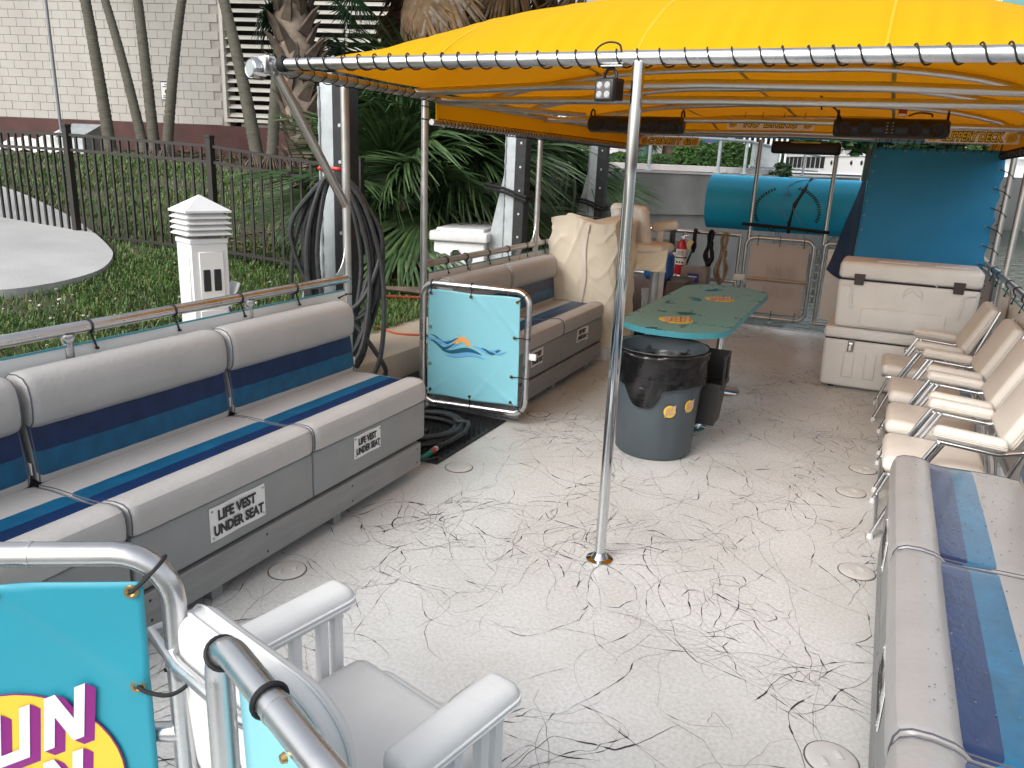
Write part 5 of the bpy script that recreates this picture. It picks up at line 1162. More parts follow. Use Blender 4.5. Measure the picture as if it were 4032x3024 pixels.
def bfn(u, v):
    x = .045+.675*u-.012*v*u; z = .145+.745*v+.004*math.sin(u*9)
    d = .004*math.sin(3*u+4*v)
    for (tx, tz, sx, sz) in ((.36, .89, .3, -.3), (.70, .15, -.3, .2), (.72, .62, -.25, .25), (.38, .145, .2, .25), (.05, .155, .25, .2)):
        rx, rz = x-tx, z-tz; L = math.hypot(sx, sz); al = (rx*sx+rz*sz)/L; ac = (rx*sz-rz*sx)/L
        if al > 0: d += .007*math.exp(-(ac/.018)**2)*math.exp(-al/.16)
    return GM @ Vector((x, z, d)), NN
b = MB(); b.sheet(bfn, 60, 60, .003); bn = b.build('banner', PCYAN, bg_, ang=180)
gmm = MB().lathe([(.005, .001), (.007, .004), (.011, .004), (.0125, 0)], n=14).mesh('grommet', BRASS)
eyes = [(.065, .865, (0, 1)), (.36, .865, (0, 1)), (.69, .86, (.7, .7)), (.68, .62, (1, 0)), (.67, .35, (1, 0)), (.67, .17, (.7, -.7)), (.37, .17, (0, -1)), (.07, .185, (-.7, -.7)), (.065, .63, (0, 0)), (.065, .37, (0, 0))]
for x, z, d in eyes:
    inst('grommet', gmm, bn, mtx=GM @ Matrix.Translation((x, z, .0065)))
    if d != (0, 0):
        tz = .93 if d[1] > .5 and abs(d[0]) < .8 else (.09 if d[1] < -.5 else z); tx = GL-.004 if d[0] > .5 and abs(d[1]) < .5 else (x+.045*d[0])
        if abs(d[0]) > .5 and abs(d[1]) > .5: tx, tz = (GL-.027 if d[0] > 0 else .03), (.93-.027 if d[1] > 0 else .117)
        ax = U if abs(d[1]) > .8 else (Vector((0, 0, 1)) if abs(d[1]) < .5 else (U*-d[1]+Vector((0, 0, d[0]))))
        ziptie('cable_tie', bg_, GM @ Vector((tx, tz, -.012)), ax, .0225, GM @ Vector((x, z, .012)), .003)
def wave(cx, cy, w_, h, th, ph, flip=1):
    up, lo = [], []
    for k in range(21):
        t = k/20; x = (t-.5)*w_; c = math.sin((t-.0)*math.pi*1.0*2+ph)*h*.5*flip; e = th*math.sin(math.pi*t)**.8
        up.append((cx+x, cy+c+e*.5)); lo.append((cx+x, cy+c-e*.5))
    return up+lo[::-1]
def flat(mb, poly, lev, mi):
    # lay a print on the banner following its folds
    n = len(poly)//2
    o = len(mb.v)
    for x, z in poly: u = (x-.045)/.67; v = (z-.145)/.745; p, _ = bfn(u, v); mb.v.append(tuple(Vector(p)+NN*(.0022+lev*.0006)))
    for k in range(n-1): mb.f.append((o+k, o+k+1, o+2*n-2-k, o+2*n-1-k)); mb.m.append(mi)
b = MB(); wy = .515
for k in range(11):
    a = math.pi*(k+.5)/11; c = (.305, wy+.01); r0, r1 = .045, .083 if k % 2 == 0 else .07
    pl = [(c[0]+r0*math.cos(a-.13), c[1]+r0*math.sin(a-.13)), (c[0]+r1*math.cos(a), c[1]+r1*math.sin(a)), (c[0]+(r1-.002)*math.cos(a+.01), c[1]+(r1-.002)*math.sin(a+.01)), (c[0]+r0*math.cos(a+.13), c[1]+r0*math.sin(a+.13))]
    flat(b, pl, 1, 0)
arc = [(.305+.047*math.cos(math.pi*k/12), wy+.012+.047*math.sin(math.pi*k/12)) for k in range(13)]; arc2 = [(.305+.03*math.cos(math.pi*k/12), wy+.008+.03*math.sin(math.pi*k/12)) for k in range(13)]
flat(b, arc+arc2[::-1], 2, 0)
for (cx, cy, w_, h, th, ph, lev, mi) in ((.125, wy+.02, .2, .035, .022, 1.2, 3, 1), (.17, wy+.035, .22, .05, .018, 1.25, 4, 2), (.2, wy+.012, .23, .045, .02, 1.2, 5, 1), (.16, wy-.004, .2, .05, .022, 1.2, 6, 2),
    (.30, wy-.03, .31, .035, .032, 3.6, 7, 2), (.325, wy-.058, .31, .032, .026, 3.7, 8, 1), (.48, wy+.0, .2, .034, .016, 1.1, 9, 1), (.515, wy-.006, .15, .03, .02, 1.2, 10, 2), (.56, wy-.01, .14, .022, .012, 1.2, 11, 1)):
    flat(b, wave(cx, cy, w_, h, th, ph), lev, mi)
b.build('sun_wave_print', [ORNG, LBLUP, TEALP], bn, smooth=False)
b = MB()
for z in (.55,): b.tube([P0+Vector((-.04, .05, z)), P0+Vector((.02, 0, z))], .018, 10)
b.build('hinge_stub', ALU, bg_)
b = MB(); b.box(P0+U*(GL+.045)+Vector((0, 0, .5)), (.05, .02, .045), .006); b.build('latch', SIGNW, bg_)
b = MB(); b.box((-2.47, 4.73, .08), (.7, .03, .14), .004, 1, rot=.08); tag(b.build('end_board', PLANKM), 'short grey board under the open boarding gate', 'board')

# rubber mat, hose coil and nozzle
t = thing('rubber_mat', 'black rubber drainage mat at the boarding gate', 'mat', (-2.5, 4.15, 0))
b = MB(); b.box((-2.5, 4.22, .006), (.62, .94, .010), .003, 1); b.build('mat_sheet', BLACKR, t)
b = MB(); n_ = 0
for i in range(17):
    for j in range(26):
        x, y = -2.77+.034*i+(.017 if j % 2 else 0), 3.8+.034*j
        if x > -2.22: continue
        b.lathe([(.0145, .011), (.0145, .0155), (.011, .0155), (.011, .011)], (x, y, 0), 6)
b.build('mat_rings', BLACKR, t, smooth=False, kind='stuff')
hc_ = thing('coiled_hose', 'black hose coiled on the rubber mat with a connector', 'hose', (-2.55, 4.15, .02))
g = random.Random(6); pts = []
for k in range(150):
    a = -k*2*math.pi/30+.5; lp = k/30; rx = .21+.02*math.sin(lp*3.1)+.015*(lp % 2); ry = .25+.03*math.sin(lp*2+1)
    pts.append((-2.53+rx*math.cos(a)+.02*math.sin(lp*2), 4.16+ry*math.sin(a), .035+.009*lp+.008*math.sin(a*2+lp)))
pts += [(-2.30, 4.33, .08), (-2.25, 4.2, .06), (-2.27, 4.0, .045), (-2.29, 3.93, .04)]
b = MB(); b.tube(spline(pts, 2), .0165, 8); b.build('hose', HOSEM, hc_, ang=180)
nz = thing('spray_nozzle', 'green and red hose nozzle lying on the edge of the mat', 'nozzle', (-2.27, 3.8, .03))
A = Vector((-2.285, 3.95, .04)); Bv = Vector((-2.27, 3.66, .035)); dr = (Bv-A).normalized()
def seg(name, a, c, r, m): bb_ = MB(); bb_.tube([A+dr*a, A+dr*(a+.004), A+dr*(c-.004), A+dr*c], [r*.9, r, r, r*.9], 14); return bb_.build(name, m, nz)
seg('rubber_sleeve', .0, .06, .02, BLACKR); seg('metal_coupling', .06, .088, .022, CHROME); seg('red_collar', .088, .12, .02, mat('red_plastic', (.45, .04, .02), .4)); seg('handle', .12, .20, .0175, GREEN)
b = MB(); b.tube([A+dr*.2, A+dr*.225+Vector((-.0, 0, .003)), A+dr*.25+Vector((-.015, 0, .006)), A+dr*.285+Vector((-.035, 0, .006))], [.017, .015, .014, .016], 12); b.build('nozzle_head', GREEN, nz)
b = MB(); b.tube([A+dr*.285+Vector((-.035, 0, .006)), A+dr*.30+Vector((-.045, 0, .006))], .021, 12); b.build('spray_tip', BLACKP, nz)
b = MB(); b.tube([A+dr*.265+Vector((.008, 0, .0)), A+dr*.19+Vector((.045, 0, -.01)), A+dr*.15+Vector((.06, 0, -.012))], [.009, .008, .007], 8); b.build('trigger', BLACKP, nz)

# ================================================================== foreground gates with logo banner
ga = thing('swing_gate', 'near swing gate with cyan banner and yellow round logo', 'gate', (-1.13, .94, 0))
PA = Vector((-1.13, .94, 0)); UA = Vector((-.27, -.16, 0)).normalized(); NA = Vector((-UA.y, UA.x, 0))
if NA.dot(-PA) < 0: NA = -NA
b = MB(); b.tube(gate_frame_pts(PA, UA, .95, .09, 1.01, .1), .0232, 16, closed=True); b.build('gate_frame', ALU, ga)
b = MB(); b.tube([PA+Vector((0, 0, z)) for z in (.765, .769, .781, .785)], [.0232, .0252, .0252, .0232], 16); b.build('weld_ring', ALU, ga)
b = MB(); b.tube([PA+UA*.245+Vector((0, 0, 1.01)), PA+UA*.252+Vector((0, 0, 1.01))], .0242, 16); b.build('weld_ring', ALU, ga)
b = MB(); b.lathe([(.0, .009), (.006, .008), (.008, 0)], tuple(PA+NA*.022+Vector((0, 0, .862))), 10, mtx=frame((0, 0, 0), UA, (0, 0, 1)).to_3x3().to_4x4()); b.build('rivet', CHROME, ga)
b = MB(); b.tube([PA+UA*.03+Vector((0, 0, .61)), PA+Vector((0, 0, .61))], [.021, .021], 12); b.tube([PA+UA*.92+Vector((0, 0, .61)), PA+UA*.03+Vector((0, 0, .61))], .02, 12); b.build('mid_rail', ALU, ga)
AM = frame(PA+NA*.027, -UA, (0, 0, 1))     # x to the right (towards the leg), y up, z to the camera
def afn(u, v):
    x = -.9+.858*u-.012*(1-v)*u; z = .15+.818*v; d = .003*math.sin(5*u+3*v)
    for (tx, tz, sx, sz) in ((-.30, .97, .35, -.28), (-.06, .75, -.35, .3)):
        rx, rz = x-tx, z-tz; L = math.hypot(sx, sz); al = (rx*sx+rz*sz)/L; ac = (rx*sz-rz*sx)/L
        if al > 0: d += .008*math.exp(-(ac/.022)**2)*math.exp(-al/.25)
    return AM @ Vector((x, z, d)), NA
b = MB(); b.sheet(afn, 60, 50, .003); ba = b.build('banner', CYAN, ga, ang=180)
gm2 = MB().lathe([(.0055, .001), (.008, .004), (.0125, .004), (.014, 0)], n=20).mesh('grommet', BRASS)
for x, z in ((-.062, .95), (-.305, .952), (-.068, .745), (-.07, .45), (-.55, .95)): inst('grommet', gm2, ba, mtx=AM @ Matrix.Translation((x, z, .0075)))
b = MB(); cT = PA+UA*.029+Vector((0, 0, .981)); b.tube(ring_cord(cT, UA+Vector((0, 0, 1)), .027, n=18), .0036, 6, closed=True)
b.tube(spline([cT+NA*.027, cT+NA*.036+UA*.012+Vector((0, 0, -.012)), AM @ Vector((-.062, .95, .012))], 5), .0042, 7); b.build('cable_tie', CORD, ga)
b = MB(); b.tube(spline([AM @ Vector((-.068, .745, .01)), AM @ Vector((-.045, .738, .02)), AM @ Vector((-.005, .732, .02)), AM @ Vector((.022, .74, .0)), AM @ Vector((.015, .75, -.03)), AM @ Vector((-.03, .752, -.03))], 6), .0042, 8); b.build('cable_tie', CORD, ga)
logo('logo_print', ba, AM @ Matrix.Translation((-.295, .545, .006)), .185, dx=-.2)
gb = thing('latch_gate', 'second foreground gate frame with cyan banner behind the chair back', 'gate', (-.87, .8, 0))
PB = Vector((-.87, .80, 0)); UB = Vector((.29, -.13, 0)).normalized()
b = MB(); b.tube(gate_frame_pts(PB, UB, .9, .09, 1.0, .075), .0232, 16, closed=True); b.build('gate_frame', ALU, gb)
for d in (.018, .20): 
    b = MB(); c = PB+UB*(d if d > .1 else .022)+Vector((0, 0, 1.0 if d > .1 else .978)); b.tube(ring_cord(c, UB if d > .1 else (UB.x, UB.y, 1), .0265, n=20), .0038, 6, closed=True); b.build('cable_tie', CORD, gb)
b = MB(); b.tube([PB+UB*.222+Vector((0, 0, 1.0)), PB+UB*.23+Vector((0, 0, 1.0))], .0245, 16); b.build('weld_ring', ALU, gb); b = MB(); b.tube([PB+Vector((0, 0, .73)), PB+Vector((0, 0, .738))], .0245, 16); b.build('weld_ring', ALU, gb)
NB = Vector((UB.y, -UB.x, 0))
BMx = frame(PB+NB*-.016, UB, (0, 0, 1))
def bfn2(u, v): return BMx @ Vector((.045+.8*u, .13+.835*v, .004*math.sin(5*u+7*v))), NB
b = MB(); b.sheet(bfn2, 24, 24, .003); b.build('banner', PCYAN, gb, ang=180)
b = MB(); b.lathe([(0, .008), (.006, .007), (.008, 0)], tuple(PB+UB*.30+NB*.023+Vector((0, 0, .985))), 10, mtx=BMx.to_3x3().to_4x4()); b.build('rivet', BRASS, gb)

# ================================================================== captain's chair in the foreground
def softpad(mb, size, bev, mtx, seg=5, mi=0): v, f = rbox_data(*size, bev, seg); return mb.raw(v, f, mi, mtx)
cc = thing('captain_chair', 'white padded captain chair at the bottom left, seen from behind', 'chair', (0, 0, 0))
# local: seat faces +y
b = MB(); softpad(b, (.5, .5, .09), .044, Matrix.Translation((0, .03, .445))); b.box((0, .25, .44), (.36, .1, .07), .034, 4); st_ = b.build('seat', WHITEV, cc, ang=60)
b = MB(); b.tube(fillet([(-.247, -.2, .44), (-.247, .27, .44), (.247, .27, .44), (.247, -.2, .44)], .06, 6), .004, 6); b.build('piping', WHITEP, st_)
def bend(p):
    x, y, z = p; return Vector((x+.03, y-.215+.02*(x/.26)**2-.06*(z-.7), z))
lay = [(.10, -.047), (.05, -.0465), (.026, -.044), (.011, -.037), (.003, -.026), (0, -.012), (0, .012), (.003, .026), (.011, .037), (.026, .044), (.05, .0465), (.10, .047)]
v_ = []; f_ = []
for ins_, yy in lay:
    lp = fillet([(-.26+ins_, .5+ins_, 0), (.26-ins_, .5+ins_, 0), (.26-ins_, .885-ins_, 0), (-.26+ins_, .885-ins_, 0)], max(.02, .13-ins_), 10, True)
    v_ += [Vector((p.x, yy, p.y)) for p in lp]
no_ = len(lp)
for q_ in range(len(lay)-1):
    for k in range(no_): f_.append((q_*no_+k, q_*no_+(k+1) % no_, (q_+1)*no_+(k+1) % no_, (q_+1)*no_+k))
f_ += [tuple(range(no_-1, -1, -1)), tuple((len(lay)-1)*no_+k for k in range(no_))]
b = MB(); b.raw([bend(p) for p in v_], f_); bk = b.build('backrest', WHITEV, cc, ang=60)
for yy in (-.036, -.018, .014):
    ins = -.012 if yy < -.03 else .001; pts = fillet([(-.26-ins, yy, .52), (-.26-ins, yy, .885+ins), (.26+ins, yy, .885+ins), (.26+ins, yy, .52)], .13, 10)
    b = MB(); b.tube([bend(p) for p in pts], .004, 6); b.build('piping', mat('pale_grey_piping', (.6, .6, .61), .5), bk)
for s in (-1, 1):
    b = MB(); softpad(b, (.098, .33, .07), .033, Matrix.Translation((s*.275, .09, .655)) @ Matrix.Rotation(R(3), 4, 'X')); ar = b.build('armrest', WHITEV, cc, ang=60)
    b = MB(); 
    for dz in (-.012, .0): b.tube(fillet([(s*.275-.05, -.05, .655+dz), (s*.275-.05, .256, .668+dz), (s*.275+.05, .256, .668+dz), (s*.275+.05, -.05, .655+dz)], .035, 6), .0028, 6)
    b.build('piping', WHITEP, ar)
    for dy in (.215, .17, .09, -.0):
        b = MB(); b.box((s*.275, dy, .5), (.028, .028, .25), .006, 2); b.build('arm_post', WHITEP, cc)
    b = MB(); b.lathe([(0, .006), (.008, .005), (.01, 0)], (s*.275, .229, .6), 12, mtx=Matrix.Rotation(R(-90), 4, 'X')); b.build('bolt', CHROME, cc)
    b = MB(); b.box((s*.275, .1, .385), (.03, .32, .03), .006, 2); b.build('side_rail', WHITEP, cc)
b = MB(); b.tube([(-.25, -.16, .80), (-.25, -.262, .80), (-.1, -.28, .80), (.1, -.28, .80), (.22, -.262, .80), (.23, -.16, .80)], .0125, 10); b.build('back_tube', ALU, cc)
b = MB(); b.tube(fillet([(-.27, .24, .37), (-.27, .26, .02), (.27, .26, .02), (.27, .24, .37)], .04), .014, 10); b.tube(fillet([(-.27, -.1, .37), (-.27, -.24, .02), (.27, -.24, .02), (.27, -.1, .37)], .04), .014, 10); b.build('leg_frame', ALU, cc)
cc.location = (-.915, 1.145, 0); cc.rotation_euler.z = R(-15)

# ================================================================== folding chairs on the right
fc = thing('folding_chair', 'folding chair', 'folding chair', (0, 0, 0), 'cream padded folding chairs')
# local: faces -x
b = MB(); softpad(b, (.46, .46, .085), .038, Matrix.Translation((-.04, 0, .385)) @ Matrix.Rotation(R(2), 4, 'Y')); s_ = b.build('seat', CREAMV, fc, ang=60)
b = MB(); b.tube(fillet([(-.268, -.228, .39), (-.268, .228, .39), (.19, .228, .38), (.19, -.228, .38)], .05, 5, True), .0035, 6, closed=True); b.build('piping', CREAMV, s_)
b = MB(); softpad(b, (.075, .46, .37), .034, Matrix.Translation((.30, 0, .735)) @ Matrix.Rotation(R(24), 4, 'Y')); bk_ = b.build('backrest', CREAMV, fc, ang=60)
b = MB(); Mb = Matrix.Translation((.30, 0, .735)) @ Matrix.Rotation(R(24), 4, 'Y')
for dx in (.0, .014, .026): b.tube([Mb @ p for p in fillet([(dx, -.231+.15*dx, -.186+.1*dx), (dx, .231-.15*dx, -.186+.1*dx), (dx, .231-.15*dx, .186-.1*dx), (dx, -.231+.15*dx, .186-.1*dx)], .04, 5, True)], .003, 5, closed=True)
b.build('piping', CREAMV, bk_)
for s in (-1, 1):
    b = MB(); softpad(b, (.31, .072, .06), .027, Matrix.Translation((.07, s*.265, .605)) @ Matrix.Rotation(R(4), 4, 'Y')); ar = b.build('armrest', WHITEV if False else CREAMV, fc, ang=60)
    b = MB()
    for dz in (-.012, -.004, .004): b.tube(fillet([(.22, s*.265-.037, .594+dz), (-.087, s*.265-.037, .616+dz), (-.087, s*.265+.037, .616+dz), (.22, s*.265+.037, .594+dz)], .03, 5), .0025, 5)
    b.build('piping', CREAMV, ar)
    b = MB(); b.tube(fillet([(-.06, s*.262, .565), (.2, s*.262, .545), (.3, s*.25, .57), (.34, s*.25, .62)], .06), .0125, 10); b.build('arm_tube', CHAIRM, fc)
    b = MB(); b.tube(fillet([(-.04, s*.247, .57), (-.16, s*.247, .33), (-.265, s*.247, .02)], .1), .0125, 10); b.build('leg', CHAIRM, fc)
    b = MB(); b.tube([(-.015, s*.235, .57), (-.13, s*.235, .34)], .011, 10); b.build('leg_brace', CHAIRM, fc)
    b = MB(); b.tube(fillet([(.40, s*.245, .9), (.25, s*.245, .42), (.33, s*.245, .02)], .15), .0125, 10); b.build('leg', CHAIRM, fc)
    b = MB(); b.lathe([(0, .016), (.014, .014), (.017, -.014), (0, -.016)], (-.265, s*.247, .015), 10); b.build('foot_cap', PLASTW, fc)
    b = MB(); b.lathe([(0, .006), (.008, .004), (.011, 0)], (-.05, s*.262-.0125, .558), 10, mtx=Matrix.Rotation(R(90), 4, 'X')); b.build('pivot_bolt', CHROME, fc)
b = MB(); b.tube(fillet([(-.25, -.2, .335), (-.25, .2, .335), (.18, .2, .33), (.18, -.2, .33)], .05, 5, True), .011, 8, closed=True); b.build('seat_frame', CHAIRM, fc)
b = MB(); b.tube([(-.25, -.247, .05), (-.25, .247, .05)], .0105, 8); b.tube([(.32, -.245, .06), (.32, .245, .06)], .0105, 8); b.build('stretcher', CHAIRM, fc)
labs = ['cream folding chair nearest the coolers, farthest of the four', 'second folding chair from the coolers', 'third folding chair from the coolers', 'folding chair tucked right behind the grey and blue right bench']
for i, (x, y, a, l) in enumerate(((.395, 6.44, 0, labs[0]), (.445, 5.66, 1, labs[1]), (.44, 4.95, -1, labs[2]), (.43, 4.28, 0, labs[3]))):
    if i == 0: fc.location = (x, y, 0); fc['label'] = l
    else: dup(fc, (x, y, 0), R(a), l)

# ================================================================== table
tb = thing('table', 'long grey-green table with turquoise edge and two round yellow stickers', 'table', (-1.18, 6, 0))
TP = fillet([(-1.535, 4.84, 0), (-.815, 4.84, 0), (-.815, 7.16, 0), (-1.535, 7.16, 0)], .31, 12, True)
b = MB(); b.prism([(p.x, p.y) for p in TP], .03, Matrix.Translation((0, 0, .722))); b.build('table_core', TABE, tb, ang=30)
tc_ = Vector((-1.175, 6, 0)); b = MB(); b.prism([((p.x-tc_.x)*.997+tc_.x, (p.y-tc_.y)*.999+tc_.y) for p in TP], .003, Matrix.Translation((0, 0, .752))); top = b.build('tabletop', TABM, tb, smooth=False)
b = MB()
for p, q in zip(TP, TP[1:]+TP[:1]):
    d = q-p; nn = Vector((d.y, -d.x, 0)).normalized()*.002; b.raw([p+nn+Vector((0, 0, .718)), q+nn+Vector((0, 0, .718)), q+nn+Vector((0, 0, .754)), p+nn+Vector((0, 0, .754))], [(0, 1, 2, 3)])
b.build('edge_band', TABE, tb)
def sticker(par, x, y, z, r, rot): logo('sticker', par, Matrix.Translation((x, y, z)) @ Matrix.Rotation(rot, 4, 'Z'), r, mat('pale_peach_print', (.62, .42, .3), .5), mat('rust_print', (.45, .18, .05), .5))
sticker(top, -1.2, 5.24, .755, .115, R(20)); sticker(top, -1.12, 6.35, .755, .115, R(20))
def wet_table():
    m = TABM; n = m.node_tree; bs = n.nodes['Principled BSDF']; tcx = n.nodes.new('ShaderNodeTexCoord')
    no = n.nodes.new('ShaderNodeTexNoise'); no.inputs['Scale'].default_value = 5.5; no.inputs['Detail'].default_value = 6; no.inputs['Roughness'].default_value = .62; no.inputs['Distortion'].default_value = .4
    n.links.new(tcx.outputs['Object'], no.inputs['Vector'])
    rp = n.nodes.new('ShaderNodeValToRGB'); e = rp.color_ramp.elements; e[0].position = .6; e[0].color = (.135, .33, .325, 1); e[1].position = .615; e[1].color = (.06, .17, .17, 1)
    r2 = n.nodes.new('ShaderNodeMapRange'); r2.inputs['From Min'].default_value = .59; r2.inputs['From Max'].default_value = .615; r2.inputs['To Min'].default_value = .4; r2.inputs['To Max'].default_value = .06
    n.links.new(no.outputs['Fac'], rp.inputs[0]); n.links.new(no.outputs['Fac'], r2.inputs['Value']); n.links.new(rp.outputs[0], bs.inputs['Base Color']); n.links.new(r2.outputs[0], bs.inputs['Roughness'])
wet_table()
for x, y in ((-1.12, 5.3), (-1.07, 6.36)):
    b = MB(); b.tube([(x, y, .02), (x, y, .72)], .037, 18); b.build('pedestal_leg', CHROME, tb)
    b = MB(); b.lathe([(.19, 0), (.19, .006), (.17, .012), (.06, .018), (.045, .04), (.036, .05)], (x, y, .003), 36); b.build('pedestal_base', CHROME, tb)

# ================================================================== bins
bn_ = thing('rubbish_bin', 'slate grey round rubbish bin with black liner under the table end', 'bin', (-1.15, 4.72, 0))
BC = (-1.15, 4.715, 0); b = MB(); n_ = 72; pr_ = [(0, .005), (.225, .005), (.24, .02), (.262, .40), (.268, .46), (.28, .465), (.282, .64), (.292, .665), (.285, .69), (.27, .68), (.262, .6)]
vs = []; m_ = len(pr_); fs = []
for k in range(n_):
    a = 2*math.pi*k/n_; gr = (k % 12 in (0, 1))
    for r, z in pr_: rr = r-(.008 if gr and .02 < z < .45 and r > .2 else 0); vs.append((BC[0]+rr*math.cos(a), BC[1]+rr*math.sin(a), z))
for k in range(n_):
    l = (k+1) % n_
    for i in range(m_-1): fs.append((k*m_+i, l*m_+i, l*m_+i+1, k*m_+i+1))
b.raw(vs, fs); b.build('bin_body', BINM, bn_, ang=50)
b = MB(); g = random.Random(4); vs = []; fs = []; rows = 15; ns = 96
def hem(a): 
    d = (a-R(-95)+math.pi) % (2*math.pi)-math.pi     # front lobe hangs lowest
    return .475-.115*max(0, 1-(d/.42)**4 if abs(d) < .42 else 0)-.012*math.sin(3*a)
for k in range(ns):
    a = 2*math.pi*k/ns; h = hem(a)
    for j in range(rows):
        t_ = j/(rows-1)
        if t_ < .35: q_ = t_/.35; z = .35+(.692-.35)*q_; r = .2+.09*q_+.006*math.sin(k*.8+j)+.004*math.sin(k*.37-2*j)
        else:
            q_ = (t_-.35)/.65; z = .692-(.692-h)*q_; r = (.297 if q_ < .25 else (.29 if z > .465 else .276+(z-.36)*.04))+.0035*math.sin(k*.9+7*q_)+.002*math.sin(k*2.7-5*q_)+.004*(q_ > .9)
        vs.append((BC[0]+r*math.cos(a), BC[1]+r*math.sin(a), z))
for k in range(ns):
    l = (k+1) % ns
    for j in range(rows-1): fs.append((k*rows+j, l*rows+j, l*rows+j+1, k*rows+j+1))
b.raw(vs, fs); b.build('bin_liner', LINER, bn_, ang=180)
for a, z in ((R(-58), .335), (R(-28), .36)):
    x, y = BC[0]+math.cos(a)*.262, BC[1]+math.sin(a)*.262; M = frame((x, y, z), (-math.sin(a), math.cos(a), 0), (0, 0, 1)); logo('sticker', bn_, M, .038, mat('pale_peach_print', (.62, .42, .3), .5), mat('rust_print', (.45, .18, .05), .5))
sb = thing('small_black_bin', 'small black open plastic bin hooked behind the grey rubbish bin', 'bin', (-.86, 4.98, .15))
b = MB(); SBX, SBY = -.875, 5.0
o_ = [(-.075, -.1, .16), (.06, -.1, .16), (.06, .1, .16), (-.075, .1, .16), (-.095, -.12, .42), (.08, -.12, .42), (.08, .12, .42), (-.095, .12, .42)]
b.raw([(SBX+x, SBY+y, z) for x, y, z in o_], [(3, 2, 1, 0), (0, 1, 5, 4), (1, 2, 6, 5), (2, 3, 7, 6), (3, 0, 4, 7)]); b.build('tub', BLACKP, sb, smooth=False)
b = MB()
for c, s in (((SBX-.008, SBY-.122, .43), (.2, .02, .035)), ((SBX-.008, SBY+.122, .43), (.2, .02, .035)), ((SBX+.083, SBY, .43), (.02, .26, .035))): b.box(c, s, .004, 1)
b.build('tub_rim', BLACKP, sb)
b = MB(); b.box((SBX+.085, SBY+.08, .52), (.012, .06, .2), .004, 1); b.box((SBX+.085, SBY-.06, .52), (.012, .06, .2), .004, 1); b.box((SBX+.085, SBY, .615), (.014, .2, .025), .004, 1); b.box((SBX, SBY+.125, .52), (.17, .012, .2), .004, 1); b.build('back_panel', BLACKP, sb)
